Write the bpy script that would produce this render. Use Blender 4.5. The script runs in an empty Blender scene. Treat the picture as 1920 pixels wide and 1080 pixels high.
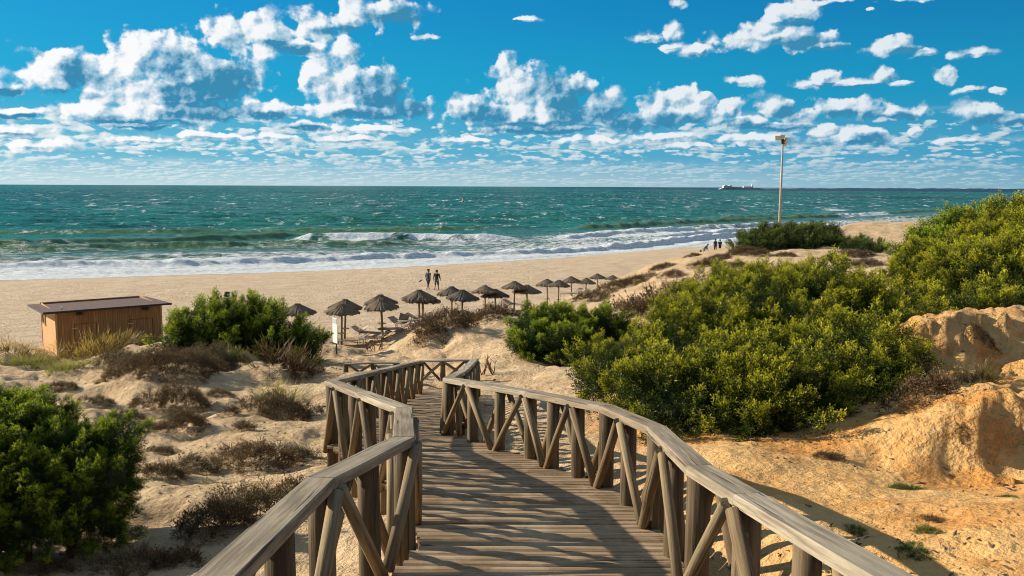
import bpy, bmesh, math, random
import numpy as np
from mathutils import Vector, Matrix
R = math.radians
random.seed(7); rng = np.random.default_rng(11)
scn = bpy.context.scene
COL = scn.collection
# ------------------------------------------------------------------ camera
ZC = 10.0; FPX = 1600.0
PITCH = math.atan(190.5/FPX); ROLL = -0.0042
cam_d = bpy.data.cameras.new('camera'); cam = bpy.data.objects.new('camera', cam_d); COL.objects.link(cam)
cam_d.sensor_width = 36; cam_d.lens = FPX/1920*36; cam_d.clip_start = .05; cam_d.clip_end = 80000
MC = Matrix.Rotation(math.pi/2-PITCH, 3, 'X') @ Matrix.Rotation(-ROLL, 3, 'Z')
cam.location = (0, 0, ZC); cam.rotation_euler = MC.to_euler()
scn.camera = cam
def ray(px, py):
    return (MC @ Vector(((px-960)/FPX, -(py-540)/FPX, -1))).normalized()
def at(px, py, Y):
    d = ray(px, py); k = Y/d.y
    return Vector((0, 0, ZC)) + d*k
# ------------------------------------------------------------------ world, sun, exposure
SUN_AZ = 70.5; SUN_EL = 21.5          # degrees left of the view direction, above the horizon
SKY_STRENGTH = 0.10
sdir = Vector((-math.sin(R(SUN_AZ))*math.cos(R(SUN_EL)), math.cos(R(SUN_AZ))*math.cos(R(SUN_EL)), math.sin(R(SUN_EL))))
sl = bpy.data.lights.new('sun', 'SUN'); sun = bpy.data.objects.new('sun', sl); COL.objects.link(sun)
sl.energy = 5.0; sl.angle = R(.5); sl.color = (1, .88, .68)
sun.rotation_euler = sdir.to_track_quat('Z', 'Y').to_euler(); sun.location = (-30, 20, 40)
scn.view_settings.view_transform = 'Standard'; scn.view_settings.look = 'None'
scn.view_settings.exposure = 0.60; scn.view_settings.gamma = 1
scn.cycles.max_bounces = 6; scn.cycles.transparent_max_bounces = 8
scn.cycles.use_denoising = True; scn.cycles.pixel_filter_type = 'BLACKMAN_HARRIS'; scn.cycles.filter_width = 1.05
scn.cycles.sample_clamp_indirect = 6

class NT:
    """small helper to write node trees"""
    def __init__(s, tree): s.t = tree; s.n = tree.nodes; s.l = tree.links
    def node(s, kind, **kw):
        n = s.n.new(kind)
        for k, v in kw.items(): setattr(n, k, v)
        return n
    def put(s, sock, v):
        if v is None: return
        if hasattr(v, 'is_output') or isinstance(v, bpy.types.NodeSocket): s.l.new(v, sock)
        else:
            if sock.type == 'RGBA' and len(v) == 3: v = (*v, 1)
            sock.default_value = v
    def m(s, op, a, b=None, c=None, clamp=False):
        n = s.node('ShaderNodeMath', operation=op, use_clamp=clamp)
        s.put(n.inputs[0], a)
        if b is not None: s.put(n.inputs[1], b)
        if c is not None: s.put(n.inputs[2], c)
        return n.outputs[0]
    def v(s, op, a, b=None, c=None, out=0):
        n = s.node('ShaderNodeVectorMath', operation=op)
        s.put(n.inputs[0], a)
        if b is not None:
            if op == 'SCALE': s.put(n.inputs['Scale'], b)
            else: s.put(n.inputs[1], b)
        if c is not None: s.put(n.inputs[2], c)
        return n.outputs[out]
    def comb(s, x, y, z=0.0):
        n = s.node('ShaderNodeCombineXYZ'); s.put(n.inputs[0], x); s.put(n.inputs[1], y); s.put(n.inputs[2], z); return n.outputs[0]
    def sep(s, v):
        n = s.node('ShaderNodeSeparateXYZ'); s.put(n.inputs[0], v); return n.outputs
    def noise(s, vec, scale=1, detail=4, rough=.55, dist=0, dim='3D', color=False):
        n = s.node('ShaderNodeTexNoise', noise_dimensions=dim); s.put(n.inputs['Vector'], vec)
        n.inputs['Scale'].default_value = scale; n.inputs['Detail'].default_value = detail
        n.inputs['Roughness'].default_value = rough; n.inputs['Distortion'].default_value = dist
        return n.outputs[1 if color else 0]
    def voro(s, vec, scale, feature='F1', out='Distance', dim='3D', rand=1):
        n = s.node('ShaderNodeTexVoronoi', feature=feature, voronoi_dimensions=dim); s.put(n.inputs['Vector'], vec)
        n.inputs['Scale'].default_value = scale; n.inputs['Randomness'].default_value = rand
        return n.outputs[out]
    def mr(s, v, a, b, c=0., d=1., smooth=True):
        n = s.node('ShaderNodeMapRange', interpolation_type='SMOOTHSTEP' if smooth else 'LINEAR'); n.clamp = True
        s.put(n.inputs[0], v)
        for i, q in enumerate((a, b, c, d)): s.put(n.inputs[i+1], q)
        return n.outputs[0]
    def mix(s, f, a, b, mode='MIX'):
        n = s.node('ShaderNodeMix', data_type='RGBA', blend_type=mode); s.put(n.inputs[0], f)
        s.put(n.inputs[6], a); s.put(n.inputs[7], b); return n.outputs[2]
    def attr(s, name, out='Fac'):
        n = s.node('ShaderNodeAttribute', attribute_name=name); return n.outputs[out]
    def bump(s, h, strength=.5, dist=.05, normal=None):
        n = s.node('ShaderNodeBump'); n.inputs['Strength'].default_value = strength; n.inputs['Distance'].default_value = dist
        s.put(n.inputs['Height'], h)
        if normal is not None: s.put(n.inputs['Normal'], normal)
        return n.outputs[0]
    def pos(s): return s.node('ShaderNodeNewGeometry').outputs['Position']

def build_world():
    w = bpy.data.worlds.new('World'); scn.world = w; w.use_nodes = True
    t = NT(w.node_tree); w.node_tree.nodes.clear()
    out = t.node('ShaderNodeOutputWorld'); bg = t.node('ShaderNodeBackground'); t.l.new(bg.outputs[0], out.inputs[0])
    sky = t.node('ShaderNodeTexSky', sky_type='NISHITA'); sky.sun_disc = False
    sky.sun_elevation = R(SUN_EL); sky.sun_rotation = R(-SUN_AZ); sky.altitude = 10; sky.air_density = 1.0; sky.dust_density = .4; sky.ozone_density = 2.5
    d = t.node('ShaderNodeTexCoord').outputs['Generated']
    x, y, z = t.sep(d)
    U = t.m('MULTIPLY', t.m('ARCTAN2', x, y), FPX)
    V = t.m('MULTIPLY', t.m('ARCSINE', z), FPX)
    P = t.comb(U, V, 0.)
    def uv(px, py):
        r = ray(px, py); return math.atan2(r.x, r.y)*FPX, math.asin(r.z)*FPX
    # clouds: (x, y, rx, ry) of every billow; the second list are the parts turned away from the sun
    BODY = [(110,135,72,42),(195,135,70,42),(262,110,62,48),(320,112,62,52),(400,150,92,52),(300,178,170,34),(200,213,90,22),(330,208,150,28),(255,233,110,9),
        (428,68,50,42),(500,62,80,40),(590,48,60,34),(715,25,88,28),(560,85,60,22),(650,40,60,22),
        (592,140,44,32),(648,98,34,30),(640,160,80,50),(700,170,72,46),(765,200,48,24),(670,208,125,20),
        (952,132,24,34),(975,165,68,48),(1040,180,70,44),(1090,162,34,28),(1130,200,62,34),(880,205,55,28),(1000,216,190,28),(1170,225,48,24),(1010,242,150,12),
        (1270,185,52,34),(1240,215,48,28),(1300,208,46,24),(1322,185,28,18),
        (1440,72,112,20),(1435,58,42,22),(1490,75,80,24),(1490,22,52,24),(1540,88,44,9),(1452,38,26,12),
        (1210,72,32,13),(1262,58,20,18),(1305,95,46,12),(1275,5,15,9),(1255,90,30,8),
        (1675,88,44,20),(1735,98,22,9),(1818,101,34,8),(1545,143,30,20),(1518,158,36,8),(1600,156,52,9),(1662,142,24,18),(1688,158,24,6),
        (1393,150,36,10),(1773,138,24,18),(1823,168,28,8),(1870,170,18,7),(1840,210,40,24),(1890,222,40,14),
        (1375,200,28,20),(1465,200,52,24),(1395,228,60,16),(1500,218,46,18),(1570,205,50,22),(1632,205,34,24),(1690,214,50,13),(1730,208,14,14),
        (1470,235,70,12),(1590,262,70,16),(1545,245,34,14),(1622,252,34,20),(983,37,27,5),(800,72,25,6),(12,168,34,14),(30,210,64,12),(22,245,60,10),
        (1715,248,14,8),(1562,2,36,5),(1720,-2,60,5),(1632,18,9,5),(1400,262,90,12),(1250,256,80,10),(1120,262,70,9),(500,205,62,20),(570,235,60,12),(700,242,90,9),
        (505,258,50,10),(660,262,70,8),(260,262,80,8),(60,270,70,12),(400,255,90,8),(880,262,60,8),(1790,262,40,6),(1300,272,60,8)]
    DARK = [(352,142,44,42),(432,148,62,44),(152,136,34,24),(375,172,100,20),(395,206,90,20),(285,232,100,9),(125,176,60,9),
        (752,32,62,24),(560,92,56,9),(640,58,50,9),(722,178,56,44),(772,202,44,24),(690,214,80,12),(1030,160,34,36),(1092,196,68,40),(1160,226,58,24),
        (905,212,62,18),(1010,240,150,14),(1270,228,50,16),(1215,240,46,10),(1512,80,56,16),(1545,91,44,9),(1500,40,34,8),(1892,222,40,13),(1850,228,34,8),
        (1490,210,36,16),(1440,237,70,9),(1592,217,46,12),(1682,220,46,9),(1632,262,36,14),(1505,266,40,12),(1380,228,40,9),(1700,98,30,9),(1600,163,60,4),(1555,158,30,5),
        (500,214,50,10),(570,241,50,8),(30,218,50,7),(0,172,30,8),(540,86,60,8)]
    wn = t.noise(t.v('SCALE', P, 1/42.), 1, 3, .6, color=True)
    warp = t.v('SCALE', t.v('SUBTRACT', wn, (.5, .5, .5)), 22.)
    Pw = t.v('ADD', P, warp)
    def field(blobs, p, w=1.):
        acc = None
        for (cx, cy, rx, ry) in blobs:
            u, v = uv(cx, cy)
            q = t.v('MULTIPLY_ADD', p, (1/rx, 1/ry, 0), (-u/rx, -v/ry, 0))
            L = t.v('LENGTH', q, out=1)
            acc = L if acc is None else t.m('SMOOTH_MIN', acc, L, .12)
        return t.m('SUBTRACT', 1., acc)
    W = field(BODY, Pw); D = field(DARK, Pw); W1 = field(BODY, t.v('ADD', Pw, (-5., 4., 0)))
    def puff(p):
        a = t.noise(t.v('SCALE', p, 1/52.), 1, 8, .56)
        b = t.voro(t.v('ADD', t.v('SCALE', p, 1/30.), t.v('SCALE', wn, 1.3)), 1, 'SMOOTH_F1')
        return t.m('MULTIPLY_ADD', b, -.36, a)
    n0 = puff(P)
    n1 = puff(t.v('ADD', P, (-9., 7., 0)))
    nf0 = t.noise(t.v('SCALE', P, 1/19.), 1, 5, .55); nf1 = t.noise(t.v('ADD', t.v('SCALE', P, 1/19.), (-.16, .14, 0)), 1, 5, .55)
    relief = t.m('MULTIPLY_ADD', t.m('SUBTRACT', nf0, nf1), .25, t.m('SUBTRACT', n0, n1))
    dens = t.mr(t.m('ADD', W, t.m('MULTIPLY', t.m('SUBTRACT', n0, .335), 2.2)), .0, t.mr(n1, .26, .52, .22, .85))
    # lower fair-weather rows near the horizon, seen edge on: rows get thinner with distance
    dens_less = t.mr(U, 550., 1000., 0., .07)
    rowd = None; rl = None
    for (v0, v1, sx, sy, th, off) in ((66, 130, 50., 18., .535, 3.), (32, 84, 36., 9.5, .505, 11.), (6, 44, 30., 4.6, .47, 23.)):
        q = t.comb(t.m('DIVIDE', U, sx), t.m('DIVIDE', V, sy), off)
        def pf(v_): return t.m('MULTIPLY_ADD', t.voro(t.v('MULTIPLY', v_, (2.1, 1.5, 1)), 1., 'F1'), -.22, t.noise(v_, 1., 7, .56))
        a = t.m('ADD', pf(q), .10); a2 = t.m('ADD', pf(t.v('ADD', q, (-.16, .30, 0))), .10)
        win = t.m('MULTIPLY', t.mr(V, v0-14, v0+8), t.mr(V, v1-18, v1+8, 1., 0.))
        big_ = t.m('MULTIPLY', t.m('SUBTRACT', t.noise(t.v('ADD', t.comb(t.m('DIVIDE', U, sx*4.5), t.m('DIVIDE', V, sy*3.), off), (7, 1, 0)), 1., 3, .5), .5), .75)
        m_ = t.m('MULTIPLY', t.mr(t.m('ADD', t.m('SUBTRACT', a, dens_less), big_), th-.03, th+.05), win)
        r_ = t.m('MULTIPLY_ADD', t.m('SUBTRACT', a, a2), 4.2, .55, True)
        if rowd is None: rowd, rl = m_, r_
        else:
            rl = t.m('ADD', t.m('MULTIPLY', rl, t.m('SUBTRACT', 1., m_)), t.m('MULTIPLY', r_, m_)); rowd = t.m('MAXIMUM', rowd, m_)
    # unseen sky outside the frame: neutral cloud cover added to cut blue fill
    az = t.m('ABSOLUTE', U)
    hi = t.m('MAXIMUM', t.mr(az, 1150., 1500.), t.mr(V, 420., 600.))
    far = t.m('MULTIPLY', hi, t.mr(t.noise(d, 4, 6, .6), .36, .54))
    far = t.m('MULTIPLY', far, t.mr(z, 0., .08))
    # colours
    K = 1/(SKY_STRENGTH*1.5157)
    sd_ = t.mr(U, -1000., 900., 0., 1., False)
    def k3(r, g, b): return (r*K, g*K, b*K, 1)
    g0 = t.mix(sd_, k3(.56, .74, .80), k3(.22, .44, .56)); g1 = t.mix(sd_, k3(.13, .50, .68), k3(.045, .33, .55))
    g2 = t.mix(sd_, k3(.002, .40, .68), k3(.002, .285, .51)); g3 = t.mix(sd_, k3(.001, .32, .68), k3(.0, .175, .43))
    clear = t.mix(t.mr(V, 0., 60.), g0, g1); clear = t.mix(t.mr(V, 50., 170.), clear, g2); clear = t.mix(t.mr(V, 150., 360.), clear, g3)
    clear = t.mix(.03, clear, sky.outputs[0])
    side = t.mr(U, -1000., 900., 1., 0., False)
    white = t.mix(side, (.72*K, .80*K, .86*K, 1), (1.0*K, 1.0*K, 1.0*K, 1))
    grey = t.mix(side, (.30*K, .50*K, .64*K, 1), (.42*K, .62*K, .76*K, 1))
    deep = (.015*K, .21*K, .42*K, 1)
    n2 = t.noise(t.v('SCALE', P, 1/60.), 1, 5, .55)
    form = t.m('SUBTRACT', W, W1)                     # thins towards the sun: lit flank; thickens: shaded flank
    lit = t.m('ADD', t.m('MULTIPLY_ADD', t.m('MAXIMUM', t.m('MINIMUM', t.m('MULTIPLY', form, 2.5), .42), -.42), 1.05, .66), t.m('MULTIPLY', relief, 3.9))
    lit = t.m('SUBTRACT', lit, t.m('MULTIPLY', t.mr(t.m('MULTIPLY_ADD', t.m('SUBTRACT', n2, .5), .9, D), -.22, .50), .95))
    lit = t.m('SUBTRACT', lit, t.m('MULTIPLY', t.m('MAXIMUM', W, 0.), .12))
    grey = t.mix(side, (.24*K, .46*K, .62*K, 1), (.34*K, .56*K, .72*K, 1))
    ccol = t.mix(t.mr(lit, -.50, .26), (.045*K, .26*K, .45*K, 1), grey)
    ccol = t.mix(t.mr(lit, .04, 1.02), ccol, white)
    rc = t.mix(rl, t.mix(side, (.16*K, .40*K, .54*K, 1), (.32*K, .58*K, .68*K, 1)), t.mix(side, (.58*K, .70*K, .76*K, 1), (.92*K, .95*K, .95*K, 1)))
    base = t.mix(t.m('MULTIPLY', rowd, t.mr(V, 10., 70., .50, .88)), clear, rc)
    base = t.mix(dens, base, ccol)
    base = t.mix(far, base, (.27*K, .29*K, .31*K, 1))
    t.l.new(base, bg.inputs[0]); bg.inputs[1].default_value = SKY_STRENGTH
    w.cycles.sampling_method = 'MANUAL'; w.cycles.sample_map_resolution = 512
build_world()

# ------------------------------------------------------------------ object helpers
def tag(o, label=None, cat=None, group=None, kind=None):
    if label: o['label'] = label
    if cat: o['category'] = cat
    if group: o['group'] = group
    if kind: o['kind'] = kind
    return o
def empty(name, loc, label, cat, group=None, rz=0):
    o = bpy.data.objects.new(name, None); COL.objects.link(o); o.location = loc; o.rotation_euler = (0, 0, rz)
    o.empty_display_size = .2
    return tag(o, label, cat, group)
def npmesh(name, V, F, mat, parent=None, attrs=None, smooth=False, loc=None):
    """V (n,3), F (m,k) -> one mesh object"""
    V = np.asarray(V, dtype=np.float32); F = np.asarray(F, dtype=np.int32)
    me = bpy.data.meshes.new(name)
    me.vertices.add(len(V)); me.vertices.foreach_set('co', V.ravel())
    k = F.shape[1]; me.loops.add(F.size); me.loops.foreach_set('vertex_index', F.ravel())
    me.polygons.add(len(F)); me.polygons.foreach_set('loop_start', np.arange(0, F.size, k, dtype=np.int32))
    me.update(calc_edges=True)
    if smooth: me.polygons.foreach_set('use_smooth', np.ones(len(F), dtype=bool))
    for an, av in (attrs or {}).items():
        av = np.asarray(av, dtype=np.float32)
        if av.ndim == 2:
            a = me.attributes.new(an, 'FLOAT_VECTOR', 'POINT'); a.data.foreach_set('vector', av.ravel())
        else:
            a = me.attributes.new(an, 'FLOAT', 'POINT'); a.data.foreach_set('value', av)
    me.materials.append(mat)
    o = bpy.data.objects.new(name, me); COL.objects.link(o)
    if parent: o.parent = parent
    if loc is not None: o.location = loc
    return o
class MB:
    """collects shapes; grain = (along, across, around) in metres for the wood material"""
    def __init__(s): s.V = []; s.F = []; s.G = []; s.R = []; s.sm = []
    def add(s, V, F, G=None, r=None, smooth=False):
        b = len(s.V); s.V += [tuple(v) for v in V]; s.F += [tuple(i+b for i in f) for f in F]
        if G is None: G = [tuple(v) for v in V]
        off = random.uniform(0, 50)
        s.G += [(g[0]+off, g[1]+off*.37, g[2]) for g in G]
        s.R += [random.random() if r is None else r]*len(V); s.sm += [smooth]*len(F)
    def box(s, x0, x1, y0, y1, z0, z1, M=None):
        V = [Vector((x, y, z)) for x in (x0, x1) for y in (y0, y1) for z in (z0, z1)]
        F = [(0, 1, 3, 2), (4, 6, 7, 5), (0, 4, 5, 1), (2, 3, 7, 6), (0, 2, 6, 4), (1, 5, 7, 3)]
        G = [(v[np.argmax([x1-x0, y1-y0, z1-z0])], v.x+v.y, v.z) for v in V]
        if M is not None: V = [M @ v for v in V]
        s.add(V, F, G)
    def tube(s, pts, rad, n=10, smooth=True, wob=0.):
        pts = [Vector(p) for p in pts]
        rad = rad if isinstance(rad, (list, tuple)) else [rad]*len(pts)
        V = []; F = []; G = []; L = 0; up = None
        for i, p in enumerate(pts):
            d = (pts[min(i+1, len(pts)-1)]-pts[max(i-1, 0)]).normalized()
            if up is None: up = Vector((1, 0, 0)) if abs(d.x) < .8 else Vector((0, 1, 0))
            a = (up - d*up.dot(d)).normalized(); b = d.cross(a); up = a
            if i: L += (p-pts[i-1]).length
            for k in range(n):
                t = 2*math.pi*k/n; r = rad[i]*(1+wob*math.sin(3*t+i*1.3+len(s.V)))
                V.append(p+(a*math.cos(t)+b*math.sin(t))*r); G.append((L, rad[i]*math.cos(t), rad[i]*math.sin(t)))
        m = len(pts)
        for i in range(m-1):
            for k in range(n):
                F.append((i*n+k, i*n+(k+1) % n, (i+1)*n+(k+1) % n, (i+1)*n+k))
        F.append(tuple(reversed(range(n)))); F.append(tuple(range((m-1)*n, m*n)))
        s.add(V, F, G, smooth=smooth)
    def build(s, name, mat, parent=None, loc=None):
        me = bpy.data.meshes.new(name); me.from_pydata(s.V, [], s.F); me.update()
        a = me.attributes.new('grain', 'FLOAT_VECTOR', 'POINT'); a.data.foreach_set('vector', np.array(s.G, dtype=np.float32).ravel())
        a = me.attributes.new('rnd', 'FLOAT', 'POINT'); a.data.foreach_set('value', np.array(s.R, dtype=np.float32))
        me.polygons.foreach_set('use_smooth', np.array([f and len(p) < 5 for f, p in zip(s.sm, s.F)], dtype=bool))
        me.materials.append(mat)
        o = bpy.data.objects.new(name, me); COL.objects.link(o)
        if parent: o.parent = parent
        if loc is not None: o.location = loc
        return o
def copy_thing(o, loc, rz, scale=1, label=None):
    c = o.copy(); COL.objects.link(c); c.location = loc; c.rotation_euler = (0, 0, rz); c.scale = (scale,)*3
    if label: c['label'] = label
    if scale < 1.2 and 'umbrella' in o.name: c.rotation_euler = (random.uniform(-.045, .045), random.uniform(-.045, .045), rz)
    for ch in o.children:
        d = ch.copy(); COL.objects.link(d); d.parent = c
        for g in ch.children:
            e = g.copy(); COL.objects.link(e); e.parent = d
    return c
# ------------------------------------------------------------------ numpy noise
def _h(ix, iy, iz, seed):
    n = (ix.astype(np.int64)*374761393 + iy.astype(np.int64)*668265263 + iz.astype(np.int64)*2147483647 + seed*974634777) & 0xffffffff
    n = ((n ^ (n >> 13))*1274126177) & 0xffffffff
    n = (n ^ (n >> 16)) & 0xffffffff
    return n/4294967295.0
def vn(x, y, z=0., seed=0):
    x, y, z = np.broadcast_arrays(np.asarray(x, float), np.asarray(y, float), np.asarray(z, float))
    ix, iy, iz = np.floor(x), np.floor(y), np.floor(z)
    fx, fy, fz = x-ix, y-iy, z-iz
    fx, fy, fz = [f*f*f*(f*(f*6-15)+10) for f in (fx, fy, fz)]
    r = 0
    for a in (0, 1):
        for b in (0, 1):
            for c in (0, 1):
                r = r + _h(ix+a, iy+b, iz+c, seed)*(fx if a else 1-fx)*(fy if b else 1-fy)*(fz if c else 1-fz)
    return r*2-1
def fbm(x, y, z=0., o=4, seed=0, gain=.5):
    r = 0; a = 1; s = 0
    for i in range(o):
        r = r + a*vn(x*2**i+i*7.3, y*2**i-i*3.1, z*2**i, seed+i); s += a; a *= gain
    return r/s
def ss(x, a=0., b=1.):
    t = np.clip((x-a)/(b-a), 0, 1); return t*t*(3-2*t)

# ------------------------------------------------------------------ ground shape
SH_X = np.array([-900, -300, -100, -52, -20, 5, 29, 60, 93, 118, 300, 900.]); SH_Y = np.array([-40, 20, 75, 89, 101, 118, 142, 172, 200, 232, 420, 1050.])
TO_X = np.array([-900, -200, -60, -40, -26, -16, -10, -6, 1.6, 12, 24, 50, 76, 120, 900.]); TO_Y = np.array([-110, 0, 44, 46, 45, 46, 50, 53, 60, 78, 101, 132, 150, 200, 960.])
_sx = np.linspace(-900, 900, 1801)
def _smooth(xs, ys, k):
    v = np.interp(_sx, xs, ys); ker = np.hanning(k+2)[1:-1]; ker /= ker.sum()
    return np.convolve(np.pad(v, k//2, mode='edge'), ker, mode='valid')[:len(_sx)]
_shore = _smooth(SH_X, SH_Y, 25); _toe = _smooth(TO_X, TO_Y, 9)
def shore(x): return np.interp(x, _sx, _shore)
def toe(x): return np.interp(x, _sx, _toe)
# control points of the dune surface: (pixel x, pixel y, distance) and (pixel x, distance, drop below the eye)
CP = [(0,1080,9.6),(300,1080,9.6),(150,1020,11),(450,1010,11),(300,950,12.5),(500,900,15),(560,865,16.5),(400,850,17.5),(600,800,20),(250,790,21.5),(450,800,21),
 (100,750,25),(300,735,26),(500,722,28),(585,700,31),(30,700,31),(170,694,32.5),(250,668,34.5),(350,650,35),(430,655,35),(520,662,35.5),(600,672,36),
 (150,668,40),(60,662,39),(0,650,40),(-150,700,30),(-200,800,20),(-300,640,42),(-300,1000,11),
 (700,688,31.5),(640,668,42),(760,652,44),(690,640,48),(600,645,46),(830,642,44),(845,606,46),(800,618,46),(930,592,50),(930,622,46),(880,600,51),(900,652,40),(960,645,38),(1000,700,30),(1050,690,31),
 (1000,760,20),(1050,800,17),(1350,860,11),(1500,842,12),(1300,1000,8.3),(1500,1000,7.8),(1800,1060,6.5),(1920,960,7.5),(1600,900,10),(1750,930,9.3),(1900,905,10),
 (1650,848,11.7),(1780,868,11.2),(1900,860,11.3),(1645,800,12.15),(1700,790,11.9),(1760,782,11.7),(1830,770,11.7),(1905,762,11.75),(1700,776,12.5),(1800,762,12.5),(1905,750,12.6),(1640,786,12.9),(1830,745,13.3),(1760,742,14.5),(1900,715,15.2),(1690,760,14),
 (1740,700,16.5),(1880,690,16.8),(1722,632,17.1),(1800,608,17.6),(1885,600,17.9),(1860,590,19.5),(1950,586,19.5),(1150,600,42),(1200,560,50),(1300,540,50),(1250,503,62),(1400,492,58),(1560,472,62),(1620,502,50),
 (1060,680,35),(1000,600,50),(1180,640,36),(1500,458,75),(1650,470,70),(1120,560,57)]
CG = [(1200,16,4.5),(1450,18,4.35),(1600,20,4.2),(1300,24,5.3),(1500,28,5.0),(1650,28,4.4),(1850,28,3.8),(1900,38,3.2),(2200,38,2.8),(2300,20,2.9),(2300,12,3.0),(2200,7,2.9),(2050,14,3.3),(1960,15.5,3.45),(1750,45,4.0),(1100,24,5.8),
 (1060,45,6.9),(960,3,2.9),(700,5,3.4),(300,6,3.9),(-200,8,3.9),(960,-6,2.2),(-600,30,6.5),(2600,60,3.),(1750,80,6.),(2000,90,5.),(800,10,3.9),(850,16,5.0),(820,23,6.2),(760,29,6.9)]
_P = []
for px, py, Y in CP: p = at(px, py, Y); _P.append((p.x, p.y, p.z))
for px, Y, dr in CG: p = at(px, 540, abs(Y)); _P.append((p.x if Y > 0 else 0, Y, ZC-dr))
_P = np.array(_P)
# work in a stretched space so near and far points count alike
def _w(x, y):
    r = np.sqrt(x*x+y*y)+4; k = np.log(r)*9/r
    return x*k, y*k
_wx, _wy = _w(_P[:, 0], _P[:, 1])
def _phi(d): return np.sqrt(d*d+.15)
_A = _phi(np.hypot(_wx[:, None]-_wx[None], _wy[:, None]-_wy[None]))
_plane = np.stack([np.ones(len(_P)), _P[:, 0], _P[:, 1]], 1)
_S = np.block([[_A-np.eye(len(_P))*.02, _plane], [_plane.T, np.zeros((3, 3))]])
_C = np.linalg.solve(_S, np.concatenate([_P[:, 2], [0, 0, 0]]))
def rbf(x, y):
    x = np.asarray(x, float); y = np.asarray(y, float); sh = x.shape; x = x.ravel(); y = y.ravel()
    xc = np.clip(x, -60, 60); yc = np.clip(y, -15, 130)
    out = np.empty_like(x); 
    for i in range(0, len(x), 100000):
        a, b = xc[i:i+100000], yc[i:i+100000]; wx, wy = _w(a, b)
        out[i:i+100000] = _phi(np.hypot(wx[:, None]-_wx[None], wy[:, None]-_wy[None])) @ _C[:-3] + _C[-3] + _C[-2]*a + _C[-1]*b
    return out.reshape(sh)
# boardwalk edges under the handrails
LR = [(330,1135,2.9),(401,1080,3.5),(601,895,5.5),(757,818,7.35),(757,763,9.6),(621,713,13.1),(786,676,25.)]
RR = [(1790,1150,3.0),(1677,1080,3.6),(1403,925,5.2),(1312,872,6.05),(1232,800,8.0),(1138,760,9.9),(995,733,11.8),(841,708,14.2),(868,694,18.5),(891,672,25.)]
def railz(Y):
    Y = np.asarray(Y, float)
    return ZC - np.where(Y < 14, 1.1+.145*Y, 3.13+(Y-14)*.178)
def plan(tr):
    out = []
    for px, py, Y in tr:
        p = at(px, py, Y); out.append(Vector((p.x, p.y, p.z)))
    return out
LP, RP = plan(LR), plan(RR)
def edge(P, y): return np.interp(y, [p.y for p in P], [p.x for p in P])
def edgez(P, y): return np.interp(y, [p.y for p in P], [p.z for p in P])
def deckz(y):
    y = np.asarray(y, float)
    a = .5*(edgez(LP, y)+edgez(RP, y))-1.0
    a = np.where(y < 3, a+(3-y)*.145, a)
    return a
def height(x, y, detail=True):
    x = np.asarray(x, float); y = np.asarray(y, float)
    t = y-shore(x)
    zb = np.where(t < 0, .95*(1-np.exp(np.minimum(t, 0)/9.))+.30*ss(-t, 6, 40), -t*.03)
    zb = np.maximum(zb, -6)
    zb = zb + .05*fbm(x*.25, y*.25, seed=3)*ss(-t, 2, 10)
    k = ss(y-toe(x), -6, 4)
    # far along the coast the dune belt keeps going
    zd = rbf(x, y)
    belt = 4.2+1.6*fbm(x*.03, y*.03, seed=21)
    kb = ss(np.hypot(x, y-30), 75, 110)
    zd = zd*(1-kb)+belt*kb
    if detail:
        r = np.hypot(x, y)
        amp = np.clip(.12+.009*r, 0, .42)
        left = ss(-x, 1.0, 3.0)
        n = fbm(x*.55, y*.55, o=4, seed=5)
        zd = zd + amp*n*(.55+.6*left)*(1-.6*ss(x, 2, 4)*ss(24-y, 0, 4))
        zd = zd + .055*fbm(x*2.2, y*2.2, o=4, seed=9)*ss(90-r, 0, 40)
        # eroded ochre banks at the right: ridges and gullies
        oc = ss(x, 5.0, 7.0)*ss(22-y, 0, 3)*ss(y, 8.5, 10.5)
        rid = 1-np.abs(fbm(x*1.1+y*.3, y*.7, o=4, seed=31))
        cl = ss(fbm(x*.42+3, y*.55, o=4, seed=33), -.04, .07)
        zd = zd + oc*(.26*(rid-.72)+.15*(cl-.5)+.06*fbm(x*6, y*6, o=2, seed=35))
    z = zd*(1-k)+np.maximum(zb, -9)*k
    # keep the sand under the deck
    le, re = edge(LP, y), edge(RP, y)
    dx = np.maximum(np.maximum(le-.35-x, x-re-.35), 0)
    on = (1-ss(dx, 0, .9))*(1-ss(y, 25.5, 28.5))
    dk = deckz(np.clip(y, 0, 25))-.30-(.5*(1-ss(y, 3, 12)))
    z = np.where(on > 0, z*(1-on)+np.minimum(z, dk)*on, z)
    return z
def hz(x, y): return float(height(np.array([x]), np.array([y]))[0])
_march = np.concatenate([np.arange(4, 40, .04), np.arange(40, 260, .2)])
def hit(px, py):
    d = ray(px, py); k = _march/d.y
    X = d.x*k; Z = ZC+d.z*k; H = height(X, _march)
    i = np.argmax(Z <= H)
    if Z[i] > H[i]: return Vector((X[-1], _march[-1], H[-1]))
    return Vector((X[i], _march[i], H[i]))

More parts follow.
